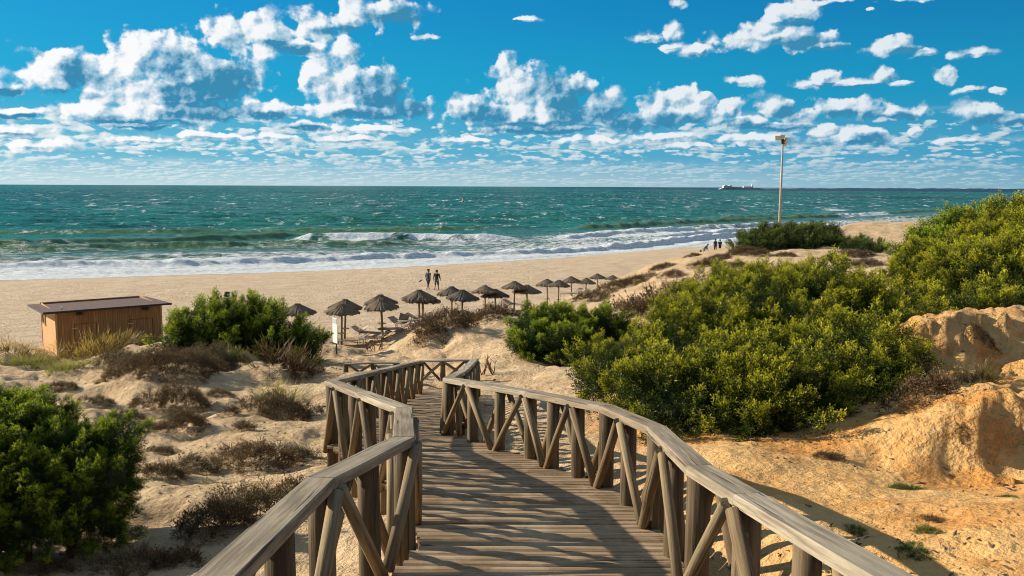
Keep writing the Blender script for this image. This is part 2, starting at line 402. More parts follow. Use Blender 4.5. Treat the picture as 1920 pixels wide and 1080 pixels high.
# ------------------------------------------------------------------ materials
MATS = {}
def material(name):
    m = bpy.data.materials.new(name); m.use_nodes = True
    t = NT(m.node_tree); b = m.node_tree.nodes['Principled BSDF']; return m, t, b
def sand_material():
    m, t, b = material('sand')
    p = t.pos(); oc = t.attr('ochre'); be = t.attr('beach'); wet = t.attr('wet')
    n1 = t.noise(p, .7, 6, .6); n2 = t.noise(p, 5., 6, .65); n3 = t.noise(p, 38., 3, .6); n4 = t.noise(p, 1.9, 5, .7)
    pale = t.mix(t.mr(n1, .35, .65), (.56, .385, .22, 1), (.72, .53, .33, 1))
    pale = t.mix(t.mr(n4, .52, .72, 0, .35), pale, (.38, .25, .14, 1))
    och = t.mix(t.mr(n1, .33, .6), (.63, .285, .07, 1), (.74, .445, .175, 1))
    och = t.mix(t.mr(n4, .5, .68, 0, .6), och, (.52, .22, .055, 1))
    och = t.mix(t.mr(n2, .56, .74, 0, .5), och, (.70, .50, .28, 1))
    bch = t.mix(t.mr(n1, .35, .65), (.60, .45, .305, 1), (.70, .545, .39, 1))
    c = t.mix(oc, pale, och); c = t.mix(be, c, bch)
    # litter of dry leaves and bits of root caught in the sand
    sp = t.m('MULTIPLY', t.mr(t.noise(p, 14., 4, .75), .66, .74), t.mr(t.noise(p, .9, 3, .6), .48, .66))
    sp = t.m('MULTIPLY', sp, t.m('SUBTRACT', 1., be))
    c = t.mix(t.m('MULTIPLY', sp, .6), c, (.12, .075, .04, 1))
    c = t.mix(t.mr(n3, .3, .7, 0, .16), c, (.40, .26, .14, 1))
    c = t.mix(wet, c, (.30, .20, .12, 1))
    t.put(b.inputs['Base Color'], c)
    t.put(b.inputs['Roughness'], t.mr(wet, 0, 1, .95, .45)); b.inputs['Specular IOR Level'].default_value = .2
    # raked lines along the beach, footprints and wind ripples on the dunes
    x, y, z = t.sep(p)
    al = t.comb(t.m('MULTIPLY_ADD', x, .13, t.m('MULTIPLY', y, .10)), t.m('MULTIPLY_ADD', y, .9, t.m('MULTIPLY', x, -.62)), 0.)
    rake = t.noise(al, 1.3, 5, .6)
    foot = t.voro(t.v('MULTIPLY', p, (1, 1, 0)), 1.7)
    foot = t.m('MULTIPLY', t.mr(foot, 0, .35), t.mr(t.noise(p, .12, 2, .5), .4, .6))
    h = t.m('MULTIPLY_ADD', n2, t.m('MULTIPLY_ADD', oc, -.45, 1.0), t.m('MULTIPLY', n3, .10))
    h = t.m('MULTIPLY_ADD', n1, 1.0, h)
    hb = t.m('ADD', t.m('MULTIPLY_ADD', rake, 1.5, t.m('MULTIPLY', foot, .55)), h)
    hh = t.m('ADD', t.m('MULTIPLY', hb, be), t.m('MULTIPLY', h, t.m('SUBTRACT', 1., be)))
    rough = t.noise(p, 9., 7, .7)
    tn = t.sep(t.node('ShaderNodeNewGeometry').outputs['True Normal'])[2]; steep = t.mr(tn, .55, .93, 1., .12)
    crumb = t.m('SUBTRACT', t.voro(p, 8., 'F1'), t.m('MULTIPLY', t.voro(p, 19., 'F1'), -.5))
    hh = t.m('MULTIPLY_ADD', t.m('MULTIPLY', t.m('ADD', rough, crumb), t.m('MULTIPLY', oc, steep)), .75, hh)
    t.put(b.inputs['Normal'], t.bump(hh, .9, .22))
    return m
def wood_material(name, c1, c2, c3, dust=0.):
    m, t, b = material(name)
    g = t.attr('grain', 'Vector'); r = t.attr('rnd')
    gs = t.v('MULTIPLY', g, (1.2, 22., 22.))
    n = t.noise(gs, 1., 6, .65); n2 = t.noise(t.v('MULTIPLY', g, (4., 70., 70.)), 1., 3, .6); big = t.noise(g, 1.6, 4, .6)
    c = t.mix(t.mr(n, .36, .62), (*c1, 1), (*c2, 1))
    c = t.mix(t.mr(big, .45, .7, 0, .7), c, (*c3, 1))
    c = t.mix(t.mr(r, 0, 1, 0, .85, False), c, t.mix(1., c, (.55, .47, .40, 1), 'MULTIPLY'))
    crack = t.mr(t.noise(t.v('MULTIPLY', g, (.7, 26., 26.)), 1., 2, .5), .635, .67)
    knot = t.mr(t.voro(t.v('MULTIPLY', g, (1.5, 7, 7)), 1.), .0, .12, 1., 0.)
    c = t.mix(t.m('MULTIPLY', crack, .8), c, (.05, .035, .025, 1)); c = t.mix(t.m('MULTIPLY', knot, .6), c, (.08, .05, .03, 1))
    if dust:
        p = t.pos()
        d = t.m('MULTIPLY', t.mr(t.noise(p, 2.2, 6, .7), .46, .66), dust)
        c = t.mix(d, c, (.52, .39, .26, 1))
    t.put(b.inputs['Base Color'], c); b.inputs['Roughness'].default_value = .78; b.inputs['Specular IOR Level'].default_value = .3
    h = t.m('SUBTRACT', t.m('MULTIPLY_ADD', n2, .35, n), t.m('MULTIPLY', crack, 1.2))
    t.put(b.inputs['Normal'], t.bump(h, .8, .006))
    return m
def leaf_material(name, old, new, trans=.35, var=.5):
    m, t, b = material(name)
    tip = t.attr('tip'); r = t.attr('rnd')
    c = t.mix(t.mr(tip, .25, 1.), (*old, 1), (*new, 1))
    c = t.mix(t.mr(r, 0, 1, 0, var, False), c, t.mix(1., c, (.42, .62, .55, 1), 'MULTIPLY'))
    t.put(b.inputs['Base Color'], c); b.inputs['Roughness'].default_value = .55; b.inputs['Specular IOR Level'].default_value = .25
    tr = t.node('ShaderNodeBsdfTranslucent'); t.put(tr.inputs['Color'], t.mix(1., c, (1.5, 1.45, .6, 1), 'MULTIPLY'))
    mx = t.node('ShaderNodeMixShader'); mx.inputs[0].default_value = trans
    t.l.new(b.outputs[0], mx.inputs[1]); t.l.new(tr.outputs[0], mx.inputs[2])
    t.l.new(mx.outputs[0], t.n['Material Output'].inputs['Surface'])
    return m
def plain(name, col, rough=.7, noise=.25, scale=8., metal=0., bump=.2):
    m, t, b = material(name)
    p = t.node('ShaderNodeTexCoord').outputs['Object']
    n = t.noise(p, scale, 5, .6)
    dark = tuple(c*(1-noise) for c in col); lite = tuple(min(c*(1+noise*.6), 1) for c in col)
    t.put(b.inputs['Base Color'], t.mix(t.mr(n, .35, .65), (*dark, 1), (*lite, 1)))
    b.inputs['Roughness'].default_value = rough; b.inputs['Metallic'].default_value = metal
    t.put(b.inputs['Normal'], t.bump(n, bump, .01))
    return m
M_sand = sand_material()
M_rail = wood_material('rail_wood', (.23, .195, .145), (.50, .44, .34), (.35, .305, .235))
M_post = wood_material('post_wood', (.10, .068, .036), (.23, .17, .10), (.13, .115, .07))
M_strut = wood_material('strut_wood', (.16, .11, .06), (.34, .26, .155), (.19, .165, .105))
M_deck = wood_material('deck_wood', (.24, .165, .10), (.46, .33, .20), (.34, .255, .17), dust=.65)
M_jun = leaf_material('juniper_leaf', (.035, .058, .008), (.72, .66, .040), .24, .55)
M_jun2 = leaf_material('juniper_leaf_green', (.030, .062, .010), (.52, .60, .045), .24, .5)
M_jun3 = leaf_material('juniper_leaf_dark', (.030, .052, .014), (.20, .25, .040), .25)
M_dry = leaf_material('dry_scrub_leaf', (.060, .034, .022), (.26, .155, .085), .15, .8)
M_drygrey = leaf_material('grey_scrub_leaf', (.070, .046, .030), (.27, .19, .125), .15, .8)
M_grass = leaf_material('dry_grass_blade', (.16, .105, .045), (.46, .33, .15), .35, .6)
M_ggrass = leaf_material('green_grass_blade', (.12, .12, .045), (.36, .34, .14), .35, .6)
M_bark = plain('bark', (.10, .07, .045), .9, .4, 12)
M_twig = plain('bare_twig', (.20, .10, .06), .9, .4, 12)

# ------------------------------------------------------------------ ground sheet
def build_ground():
    a1 = np.linspace(R(-40), R(40), 760); a2 = np.linspace(R(40), R(320), 130)[1:-1]
    A = np.concatenate([a1, a2]); rr = np.geomspace(1.6, 1500, 640)
    rr = np.concatenate([[.01], rr])
    RR_, AA = np.meshgrid(rr, A, indexing='ij')
    X = RR_*np.sin(AA); Y = RR_*np.cos(AA)
    Z = height(X, Y)
    Z = np.where(RR_ > 600, np.minimum(Z, 3), Z)
    n, m = X.shape
    V = np.stack([X.ravel(), Y.ravel(), Z.ravel()], 1)
    I = np.arange(n*m).reshape(n, m); J = np.roll(I, -1, axis=1)
    F = np.stack([I[:-1].ravel(), I[1:].ravel(), J[1:].ravel(), J[:-1].ravel()], 1)
    x, y = V[:, 0], V[:, 1]
    k = ss(y-toe(x), -6, 3)
    oc = ss(x+fbm(x*.4, y*.4, seed=41)*1.2, .9, 3.0)*ss(25-y, 0, 8)
    t = y-shore(x); wet = ss(t+fbm(x*.1, y*.1, seed=44)*1.5, -5, -1.0)
    o = npmesh('ground', V, F, M_sand, attrs={'ochre': oc, 'beach': k, 'wet': wet}, smooth=True)
    tag(o, kind='structure')
build_ground()

# ------------------------------------------------------------------ sea
def build_sea():
    A = np.concatenate([np.linspace(R(-75), R(-36), 40)[:-1], np.linspace(R(-36), R(36), 800), np.linspace(R(36), R(75), 40)[1:]])
    rr = np.concatenate([np.geomspace(55, 330, 560)[:-1], np.geomspace(330, 3000, 260)[:-1], np.geomspace(3000, 45000, 30)])
    RR_, AA = np.meshgrid(rr, A, indexing='ij')
    X = RR_*np.sin(AA); Y = RR_*np.cos(AA)
    t = (Y-shore(X))*.78                                  # metres off the shore
    s = X*.78+Y*.62                                       # metres along it
    wob = 5.5*fbm(s*.022, t*.02, seed=51, o=3)+1.4*fbm(s*.12, t*.05, seed=52, o=3)
    u = t+wob
    z = np.zeros_like(t); foam = np.zeros_like(t); green = np.zeros_like(t)
    # rows of breakers: (offshore distance, height, half width, how broken)
    rows = [(3, .22, 2.0, 1.), (9, 1.0, 2.4, 1.15), (20, .95, 2.8, .50), (34, .85, 3.4, .22), (56, .9, 4.6, .15), (74, .70, 6.0, .18), (98, .45, 8, .05)]
    for i, (c, h, w, br) in enumerate(rows):
        mod = ss(fbm(s*.016+i*5.1, np.full_like(s, i*3.7), seed=60+i, o=3), -.25, .30)
        if c < 12: mod = .65+.35*mod
        q = u-c
        prof = np.where(q < 0, np.exp(-(q/(w*.38))**2), np.exp(-(q/(w*1.5))**2))     # steep face towards the shore
        z += h*mod*prof*(1+.45*fbm(s*.45, t*.5, seed=70+i, o=3))
        bm_ = ss(fbm(s*.011+i*9.2, np.full_like(s, 2.2+i), seed=80+i, o=3), .35-1.1*br, .65-1.1*br)
        foam += bm_*mod*(np.exp(-((q+w*.35)/(w*.75))**2)*1.15+.42*np.exp(-((q-w*1.8)/(w*2.0))**2))
        green += 1.2*mod*(1-bm_*.8)*np.exp(-((q-w*.1)/(w*.8))**2)*(c > 15)*(c < 90)
    # a tall roller breaking in the middle of the bay, and the green swell running in at its left
    ln = 160-.08*(X+40)+1.2*fbm(X*.12, X*0, seed=101); q = Y-ln; mk = ss(X, -43, -37)*(1-ss(X, -5, 4))
    z += 1.25*mk*np.where(q < 0, np.exp(-(q/1.3)**2), np.exp(-(q/5.)**2)); brk = ss(fbm(X*.25, Y*.2, seed=103), -.5, .2)*(1-.75*ss(X, -24, -14)*ss(-q, .6, 1.6))
    foam += 1.5*mk*brk*np.exp(-((q+1.2)/2.6)**2)+.5*mk*np.exp(-((q-5)/6.)**2); foam -= .5*mk*ss(q, 9, 14)*(1-ss(q, 24, 36))
    ln = 134+.95*(X+75)+1.5*fbm(X*.1, X*0, seed=105); q = (Y-ln)*.72; mk = ss(X, -95, -80)*(1-ss(X, -44, -36))
    sw = mk*np.where(q < 0, np.exp(-(q/1.8)**2), np.exp(-(q/5.)**2)); z += 1.0*sw; green += 1.2*sw; foam -= .5*mk*ss(q, -2, 2)*(1-ss(q, 25, 40))
    foam += .95*np.exp(-(np.maximum(u-1.0, 0)/3.0)**2)
    foam += .30*ss(50-u, 0, 20)*ss(X, -28, 10)+.26*ss(30-u, 0, 10)*ss(-X, 0, 30); foam += (.46+.30*fbm(s*.04, t*.06, seed=99, o=3))*ss(58-u, 0, 26)
    # the long bright breaker seen in the middle of the picture
    px = 960+FPX*np.tan(AA)
    chop = fbm(X*.13+Y*.02, Y*.24, seed=91, o=4, gain=.6)
    fade = ss(t, -1, 8)
    z += fade*chop*(.26+.40*ss(t, 40, 120))
    z += fade*.09*fbm(X*.7, Y*.9, seed=93, o=3)*(1-ss(RR_, 250, 450))
    z += .45*ss(t, 60, 140)*np.sin((u+14*fbm(s*.01, t*.01, seed=95))*2*math.pi/24.)*(.4+.6*ss(fbm(s*.012, t*.012, seed=96), -.3, .4))*(1-ss(RR_, 1500, 3000))
    lace = fbm(s*.22, u*.6, seed=98, o=4, gain=.65)
    n, m = X.shape
    z = z*ss(t, -4, 2)+.02
    V = np.stack([X.ravel(), Y.ravel(), z.ravel()], 1)
    I = np.arange(n*m).reshape(n, m)
    F = np.stack([I[:-1, :-1].ravel(), I[1:, :-1].ravel(), I[1:, 1:].ravel(), I[:-1, 1:].ravel()], 1)[:, ::-1]
    keep = (t.ravel()[F] > -8).any(1)
    F = F[keep]
    mt, T, b = material('sea_water')
    p = T.pos(); x, y, zz = T.sep(p)
    fo = T.attr('foam'); off = T.attr('off'); gr = T.attr('green'); al = T.attr('along'); dist = T.v('LENGTH', p, out=1)
    q = T.comb(T.m('MULTIPLY', al, .30), T.m('MULTIPLY', off, .75), 0.)
    la = T.noise(q, 1.3, 8, .68, .6); la2 = T.noise(q, 4.2, 5, .7)
    f = T.m('ADD', fo, T.m('MULTIPLY', T.m('SUBTRACT', T.m('MULTIPLY_ADD', la2, .35, la), .68), 2.6))
    f = T.mr(f, .46, 1.0)
    f = T.m('MULTIPLY', f, T.mr(fo, .02, .15))
    # whitecaps out at sea
    w1 = T.mr(T.noise(T.v('MULTIPLY', p, (.22, .10, 0)), 1., 5, .76), .565, .64)
    w2 = T.mr(T.noise(T.v('MULTIPLY', p, (.09, .03, 0)), 1., 5, .78), .56, .63)
    w3 = T.mr(T.noise(T.v('MULTIPLY', p, (.035, .009, 0)), 1., 6, .81), .56, .63)
    near = T.mr(dist, 260, 520); mid = T.mr(dist, 700, 1600)
    wc = T.m('ADD', T.m('MULTIPLY', w1, T.m('SUBTRACT', 1., near)), T.m('ADD', T.m('MULTIPLY', T.m('MULTIPLY', w2, near), T.m('SUBTRACT', 1., mid)), T.m('MULTIPLY', T.m('MULTIPLY', w3, mid), .55)))
    wc = T.m('MULTIPLY', T.m('MULTIPLY', wc, T.mr(off, 50, 85)), T.mr(T.noise(T.v('MULTIPLY', p, (.008, .006, 0)), 1., 4, .7), .36, .56, .30, .95))
    stre = T.noise(T.v('MULTIPLY', p, (.03, .07, 0)), 1., 7, .72)
    far = T.noise(T.v('MULTIPLY', p, (.006, .004, 0)), 1., 8, .78)
    teal = T.mix(T.mr(stre, .38, .60), (.0015, .070, .055, 1), (.012, .180, .135, 1))
    fart = T.mix(T.mr(far, .40, .60), (.002, .065, .055, 1), (.018, .170, .140, 1))
    c = T.mix(T.mr(dist, 250, 900), teal, fart)
    band = T.m('MULTIPLY', T.mr(dist, 2300, 3200), T.mr(x, -200, 1200))
    c = T.mix(band, c, (.0, .020, .045, 1))
    shallow = T.mix(T.mr(la, .4, .6), (.035, .135, .125, 1), (.14, .26, .25, 1))
    c = T.mix(T.mr(off, 25, 75, 1, 0), c, shallow)
    c = T.mix(T.m('MULTIPLY', gr, T.m('MULTIPLY_ADD', stre, .5, .45), None, True), c, (.10, .20, .075, 1))
    fm = T.m('MAXIMUM', f, wc)
    c = T.mix(fm, c, T.mix(T.mr(la2, .3, .6), (.42, .50, .56, 1), (.80, .82, .84, 1)))
    T.put(b.inputs['Base Color'], c)
    T.put(b.inputs['Roughness'], T.mr(fm, 0, 1, .30, .9)); b.inputs['IOR'].default_value = 1.33
    T.put(b.inputs['Specular IOR Level'], T.mr(dist, 100, 1500, .14, .04))
    hb = T.noise(T.v('MULTIPLY', p, (.5, .9, 0)), 1., 7, .65)
    hf = T.noise(T.v('MULTIPLY', p, (.05, .09, 0)), 1., 8, .7)
    h = T.m('MULTIPLY_ADD', f, .5, T.m('MULTIPLY_ADD', la2, .35, T.m('MULTIPLY', hb, .6)))
    h = T.m('MULTIPLY_ADD', T.m('MULTIPLY', hf, T.mr(dist, 200, 800)), 5.0, h)
    T.put(b.inputs['Normal'], T.bump(h, .8, .6))
    o = npmesh('sea', V, F, mt, smooth=True, attrs={'foam': np.clip(foam, 0, 1.6).ravel(), 'off': u.ravel(), 'green': np.clip(green, 0, 1).ravel(), 'along': s.ravel()})
    tag(o, kind='structure')
build_sea()
# ------------------------------------------------------------------ boardwalk
def build_boardwalk():
    root = empty('boardwalk', (0, 3, float(deckz(3))), 'sloping boardwalk of weathered cross planks running down to the beach', 'boardwalk')
    mb = MB(); y = 1.2; pitch = .148
    Mi = Matrix.Translation(-root.location)
    while y < 26.3:
        yc = min(y, 25)
        xl, xr = float(edge(LP, yc))-.10+.24*float(1-ss(y, 7.2, 9.0)), float(edge(RP, yc))+.10-.08*float(1-ss(y, 7.2, 9.0))
        if y < LP[0].y: xl = LP[0].x+.14
        if y < RP[0].y: xr = RP[0].x+.1
        sl = (float(deckz(y+.1))-float(deckz(y-.1)))/.2
        z = float(deckz(min(y, 25)))-max(0, y-25)*.16
        w = pitch-random.uniform(.018, .034); th = .045
        rz = random.uniform(-.006, .006); zj = random.uniform(-.002, .002); tl = sl+random.uniform(-.015, .015)
        xl += random.uniform(-.04, .04); xr += random.uniform(-.04, .04)
        prof = [(-w/2, -th), (w/2, -th), (w/2, -.018), (w/2-.022, -.002), (0, .004), (-w/2+.022, -.002), (-w/2, -.018)]
        V = []; G = []
        for xx in np.linspace(xl, xr, 4):
            bow = random.uniform(-.0012, .0012)
            for (a, b) in prof:
                V.append(Vector((xx, y+a+rz*(xx-xl), z+zj+bow+b+a*tl))-root.location); G.append((xx, a, b))
        F = []; n = len(prof)
        for i in range(3):
            for k in range(n): F.append((i*n+k, i*n+(k+1) % n, (i+1)*n+(k+1) % n, (i+1)*n+k))
        F.append(tuple(range(n-1, -1, -1))); F.append(tuple(range(3*n, 4*n)))
        mb.add(V, [f[::-1] for f in F], G)
        y += pitch
    mb.build('decking', M_deck, root)
    for P, sgn in ((LP, 1), (RP, -1)):
        jb = MB()
        for i in range(len(P)-1):
            a, b = P[i], P[i+1]
            pa = Vector((a.x+sgn*.16, a.y, float(deckz(a.y))-.06)); pb = Vector((b.x+sgn*.16, b.y, float(deckz(b.y))-.06))
            d = (pb-pa).normalized(); side = Vector((-d.y, d.x, 0)).normalized()*.035
            V = [pa-side, pa+side, pb+side, pb-side]; V += [v-Vector((0, 0, .17)) for v in V]
            V = [v-root.location for v in V]
            L = (pb-pa).length
            jb.add(V, [(3, 2, 1, 0), (4, 5, 6, 7), (0, 1, 5, 4), (1, 2, 6, 5), (2, 3, 7, 6), (3, 0, 4, 7)], [(0, 0, 0), (0, .07, 0), (L, .07, 0), (L, 0, 0)]*2)
        jb.build('joist', M_post, root)
    # joint nails along the near boards
    return root
build_boardwalk()

def build_railing(P, label, inner, buried=0., zbase=None, group=None, spacing=.84, hr=1.0, w=.20, th=.075):
    """P: top centre line; inner = +1 when the walk lies on the right of the line direction"""
    root = empty('railing', Vector((P[0].x, P[0].y, P[0].z-hr)), label, 'railing', group)
    O = root.location.copy()
    # handrail boards, mitred at each bend
    n = len(P); dirs = [(P[i+1]-P[i]).normalized() for i in range(n-1)]
    hside = []
    for i in range(n):
        if i == 0: d = dirs[0]; k = 1
        elif i == n-1: d = dirs[-1]; k = 1
        else:
            d = (dirs[i-1]+dirs[i]).normalized()
            a = Vector((dirs[i].x, dirs[i].y)).normalized(); b = Vector((d.x, d.y)).normalized(); k = 1/max(.55, a.dot(b))
        s_ = Vector((d.y, -d.x, 0)).normalized()*k*inner
        hside.append(s_)
    ch = .010
    prof = [(-w/2, -th), (w/2, -th), (w/2, -ch), (w/2-ch, 0), (-w/2+ch, 0), (-w/2, -ch)]
    for i in range(n-1):
        A, B = P[i], P[i+1]; seg = (B-A).length
        cuts = max(1, round(seg/2.4)) if seg > 3.4 else 1
        for c in range(cuts):
            t0, t1 = c/cuts, (c+1)/cuts
            mb = MB(); V = []; G = []
            for tt, e in ((t0, .0015/seg), ((t0*2+t1)/3, 0), ((t0+2*t1)/3, 0), (t1, -.0015/seg)):
                tq = tt+e; c0 = A.lerp(B, tq)
                s0 = hside[i] if tt < 1e-6 else (hside[i+1] if tt > 1-1e-6 else Vector((dirs[i].y, -dirs[i].x, 0)).normalized()*inner)
                jz = random.uniform(-.003, .003)
                for (a, b) in prof:
                    V.append(c0+s0*a+Vector((0, 0, b+jz))-O); G.append((tq*seg, a, b))
            F = []; m = len(prof)
            for q in range(3):
                for k in range(m): F.append((q*m+k, q*m+(k+1) % m, (q+1)*m+(k+1) % m, (q+1)*m+k))
            F.append(tuple(range(m-1, -1, -1))); F.append(tuple(range(3*m, 4*m)))
            if inner > 0: F = [f[::-1] for f in F]
            mb.add(V, F, G)
            mb.build('handrail_board', M_rail, root)
    # posts and the struts between them
    tot = [0]
    for i in range(n-1): tot.append(tot[-1]+(P[i+1]-P[i]).length)
    def along(s):
        s = min(max(s, 0), tot[-1]); i = max(0, min(n-2, int(np.searchsorted(tot, s, side='right'))-1))
        t = (s-tot[i])/(tot[i+1]-tot[i]); return P[i].lerp(P[i+1], t), dirs[i]
    S = [0.]; bend = {0}
    for i in range(n-1):
        L = tot[i+1]-tot[i]; c = max(1, round(L/spacing)); S += [tot[i]+L*(k+1)/c for k in range(c)]; bend.add(len(S)-1)
    S[0] += .08; S[-1] -= .06
    pos = []
    for k, s in enumerate(S):
        p, d = along(s); sd = Vector((d.y, -d.x, 0)).normalized()*inner
        top = p+Vector((0, 0, -th-.001)); base = Vector((top.x, top.y, p.z-hr))
        pos.append((top, base, sd, d))
        r = random.uniform(.080, .090)+(.010 if k in bend else 0); low = .55 if buried == 0 else .1
        lean = Vector((random.uniform(-.012, .012), random.uniform(-.012, .012), 0))
        mb = MB(); mb.tube([base-Vector((0, 0, low))-O+lean, base-O, (base+top)/2-O, top-O], [r*1.04, r, r*.98, r*.95], 12, wob=.02)
        mb.build('post', M_post, root)
    for k in range(len(pos)-1):
        a, b = pos[k], pos[k+1]
        up, dn = (b, a) if k % 2 == 0 else (a, b)     # inner struts meet at the foot of even posts
        r = .049
        sd = (a[2]+b[2]).normalized()
        for off, (hi, lo) in ((.118, (up, dn)), (-.118, (dn, up))):
            dd = (hi[1]-lo[1]); dd.z = 0; dd.normalize()
            tp = hi[0]+sd*off-dd*.05+Vector((0, 0, -.005)); bt = lo[1]+sd*off+dd*random.uniform(.03, .08)+Vector((0, 0, .02 if off > 0 else -.12))
            rr_ = r*random.uniform(.9, 1.12)
            mb = MB(); mb.tube([bt-O, (bt*.5+tp*.5)-O+Vector((random.uniform(-.008, .008), random.uniform(-.008, .008), 0)), tp-O], [rr_, rr_*.97, rr_*.93], 9, wob=.02)
            mb.build('strut', M_strut, root)
    return root
build_railing(LP, 'grey timber railing along the left edge of the boardwalk, bending twice beside the walk', 1)
build_railing(RP, 'grey timber railing along the right edge of the boardwalk, reaching the lower right corner', -1)
# rails of the lower landing, half buried in the drifted sand
def ground_rail(pts, hh, label, **kw):
    P = []
    for px, py, Y in pts:
        P.append(at(px, py, Y))
    return build_railing(P, label, 1, buried=1, hr=hh, w=.16, th=.05, **kw)
ground_rail([(786, 676, 29.5), (830, 675.5, 29.6), (880, 674, 29.8)], .62, 'short low railing with crossed struts closing the foot of the boardwalk', spacing=.80)
ground_rail([(644, 682, 30.), (700, 679, 30.), (748, 679, 30.)], .60, 'pale low rail nearly buried in sand left of the boardwalk foot', spacing=.72)

# ------------------------------------------------------------------ plants
def unit(v): return v/np.maximum(np.linalg.norm(v, axis=-1, keepdims=True), 1e-9)
def sprig_template(kind, seed):
    """leaf quads along +Z, unit length. returns V (n,4,3), tip (n,4)"""
    g = np.random.default_rng(seed); Q = []; T = []
    def leaf(p, d, L, W, t0, t1):
        d = d/np.linalg.norm(d); s = np.cross(d, g.normal(size=3)); s /= np.linalg.norm(s)
        Q.append([p, p+d*L*.5+s*W, p+d*L, p+d*L*.5-s*W]); T.append([t0, (t0+t1)/2, t1, (t0+t1)/2])
    if kind == 'juniper':                       # plume of scaly side shoots
        for i in range(11):
            h = .06+.84*i/10; az = i*2.4+g.uniform(-.3, .3); out = np.array([math.cos(az), math.sin(az), .7+.5*h])
            out /= np.linalg.norm(out); L = (.42-.24*h)*g.uniform(.8, 1.2); p = np.array([0, 0, h])
            leaf(p+out*L*.12, out, L*.52, .036, h*.6, h*.8)
            leaf(p+out*L*.52, out+g.normal(size=3)*.45, L*.42, .034, h*.75, .55+h*.45)
            leaf(p+out*L*.36, out+g.normal(size=3)*.75, L*.38, .034, h*.7, .5+h*.4)
            leaf(p+out*L*.75, out+g.normal(size=3)*.75, L*.34, .032, h*.8, .6+h*.4)
        leaf(np.array([0, 0, .7]), np.array([0, 0, 1.]), .30, .032, .7, 1)
    elif kind == 'leafy':                       # rounder, finer tuft
        for i in range(26):
            d = unit(g.normal(size=3)+np.array([0, 0, .9])); r = g.uniform(.15, .7)
            leaf(d*r*np.array([.6, .6, 1]), unit(d+g.normal(size=3)*.6), .26, .075, r*.8, .35+r*.9)
    elif kind == 'dry':                         # wiry twigs with a few shrivelled leaves
        for i in range(9):
            d = unit(g.normal(size=3)*.55+np.array([0, 0, 1.])); a = np.zeros(3); L = g.uniform(.4, 1)
            leaf(a, d, L, .014, 0, .7)
            for j in range(3):
                pp = d*L*g.uniform(.35, 1); leaf(pp, unit(d+g.normal(size=3)*.8), .17, .028, .4, 1)
    elif kind == 'grass':
        for i in range(7):
            d = unit(g.normal(size=3)*.28+np.array([0, 0, 1.])); o = g.normal(size=3)*.05; o[2] = 0; L = g.uniform(.6, 1)
            bend = d+g.normal(size=3)*.3; mid = o+d*L*.55; leaf(o, d, L*.6, .011, 0, .5); leaf(mid, unit(bend), L*.5, .009, .5, 1)
    return np.array(Q), np.array(T)
TPL = {k: [sprig_template(k, s) for s in range(5)] for k in ('juniper', 'leafy', 'dry', 'grass')}
def place_sprigs(kind, pos, dr, scale, lum=None, age=None):
    Vs = []; Ts = []; Rs = []
    n = len(pos); which = rng.integers(0, 5, n); dr = unit(dr)
    if lum is None: lum = rng.random(n)
    for w in range(5):
        i = np.nonzero(which == w)[0]
        if not len(i): continue
        Q, T = TPL[kind][w]
        z = dr[i]; x = unit(np.cross(z, rng.normal(size=(len(i), 3)))); y = np.cross(z, x)
        B = np.stack([x, y, z], 1)*scale[i][:, None, None]           # rows are axes
        V = Q.reshape(-1, 3) @ B + pos[i][:, None, :]
        Vs.append(V.reshape(-1, 3)); Ts.append(np.tile(T.ravel(), len(i))*(1 if age is None else np.repeat(age[i], T.size))); Rs.append(np.repeat(lum[i], Q.shape[0]*4))
    V = np.concatenate(Vs); T = np.concatenate(Ts); Rr = np.concatenate(Rs)
    return V, T, Rr
def finish_foliage(name, parts, mat, parent, O):
    V = np.concatenate([p[0] for p in parts])-np.array(O); T = np.concatenate([p[1] for p in parts]); Rr = np.concatenate([p[2] for p in parts])
    F = np.arange(len(V)).reshape(-1, 4)
    return npmesh(name, V, F, mat, parent, attrs={'tip': T, 'rnd': Rr})
def blob(px, py, Y, rx, rz, ry=None):
    """ellipsoid given by its picture centre, distance and radii in picture pixels (ry in metres)"""
    c = at(px, py, Y); s = Y/FPX
    return np.array(c), np.array([rx*s, (ry if ry else rx*s*.8), rz*s])
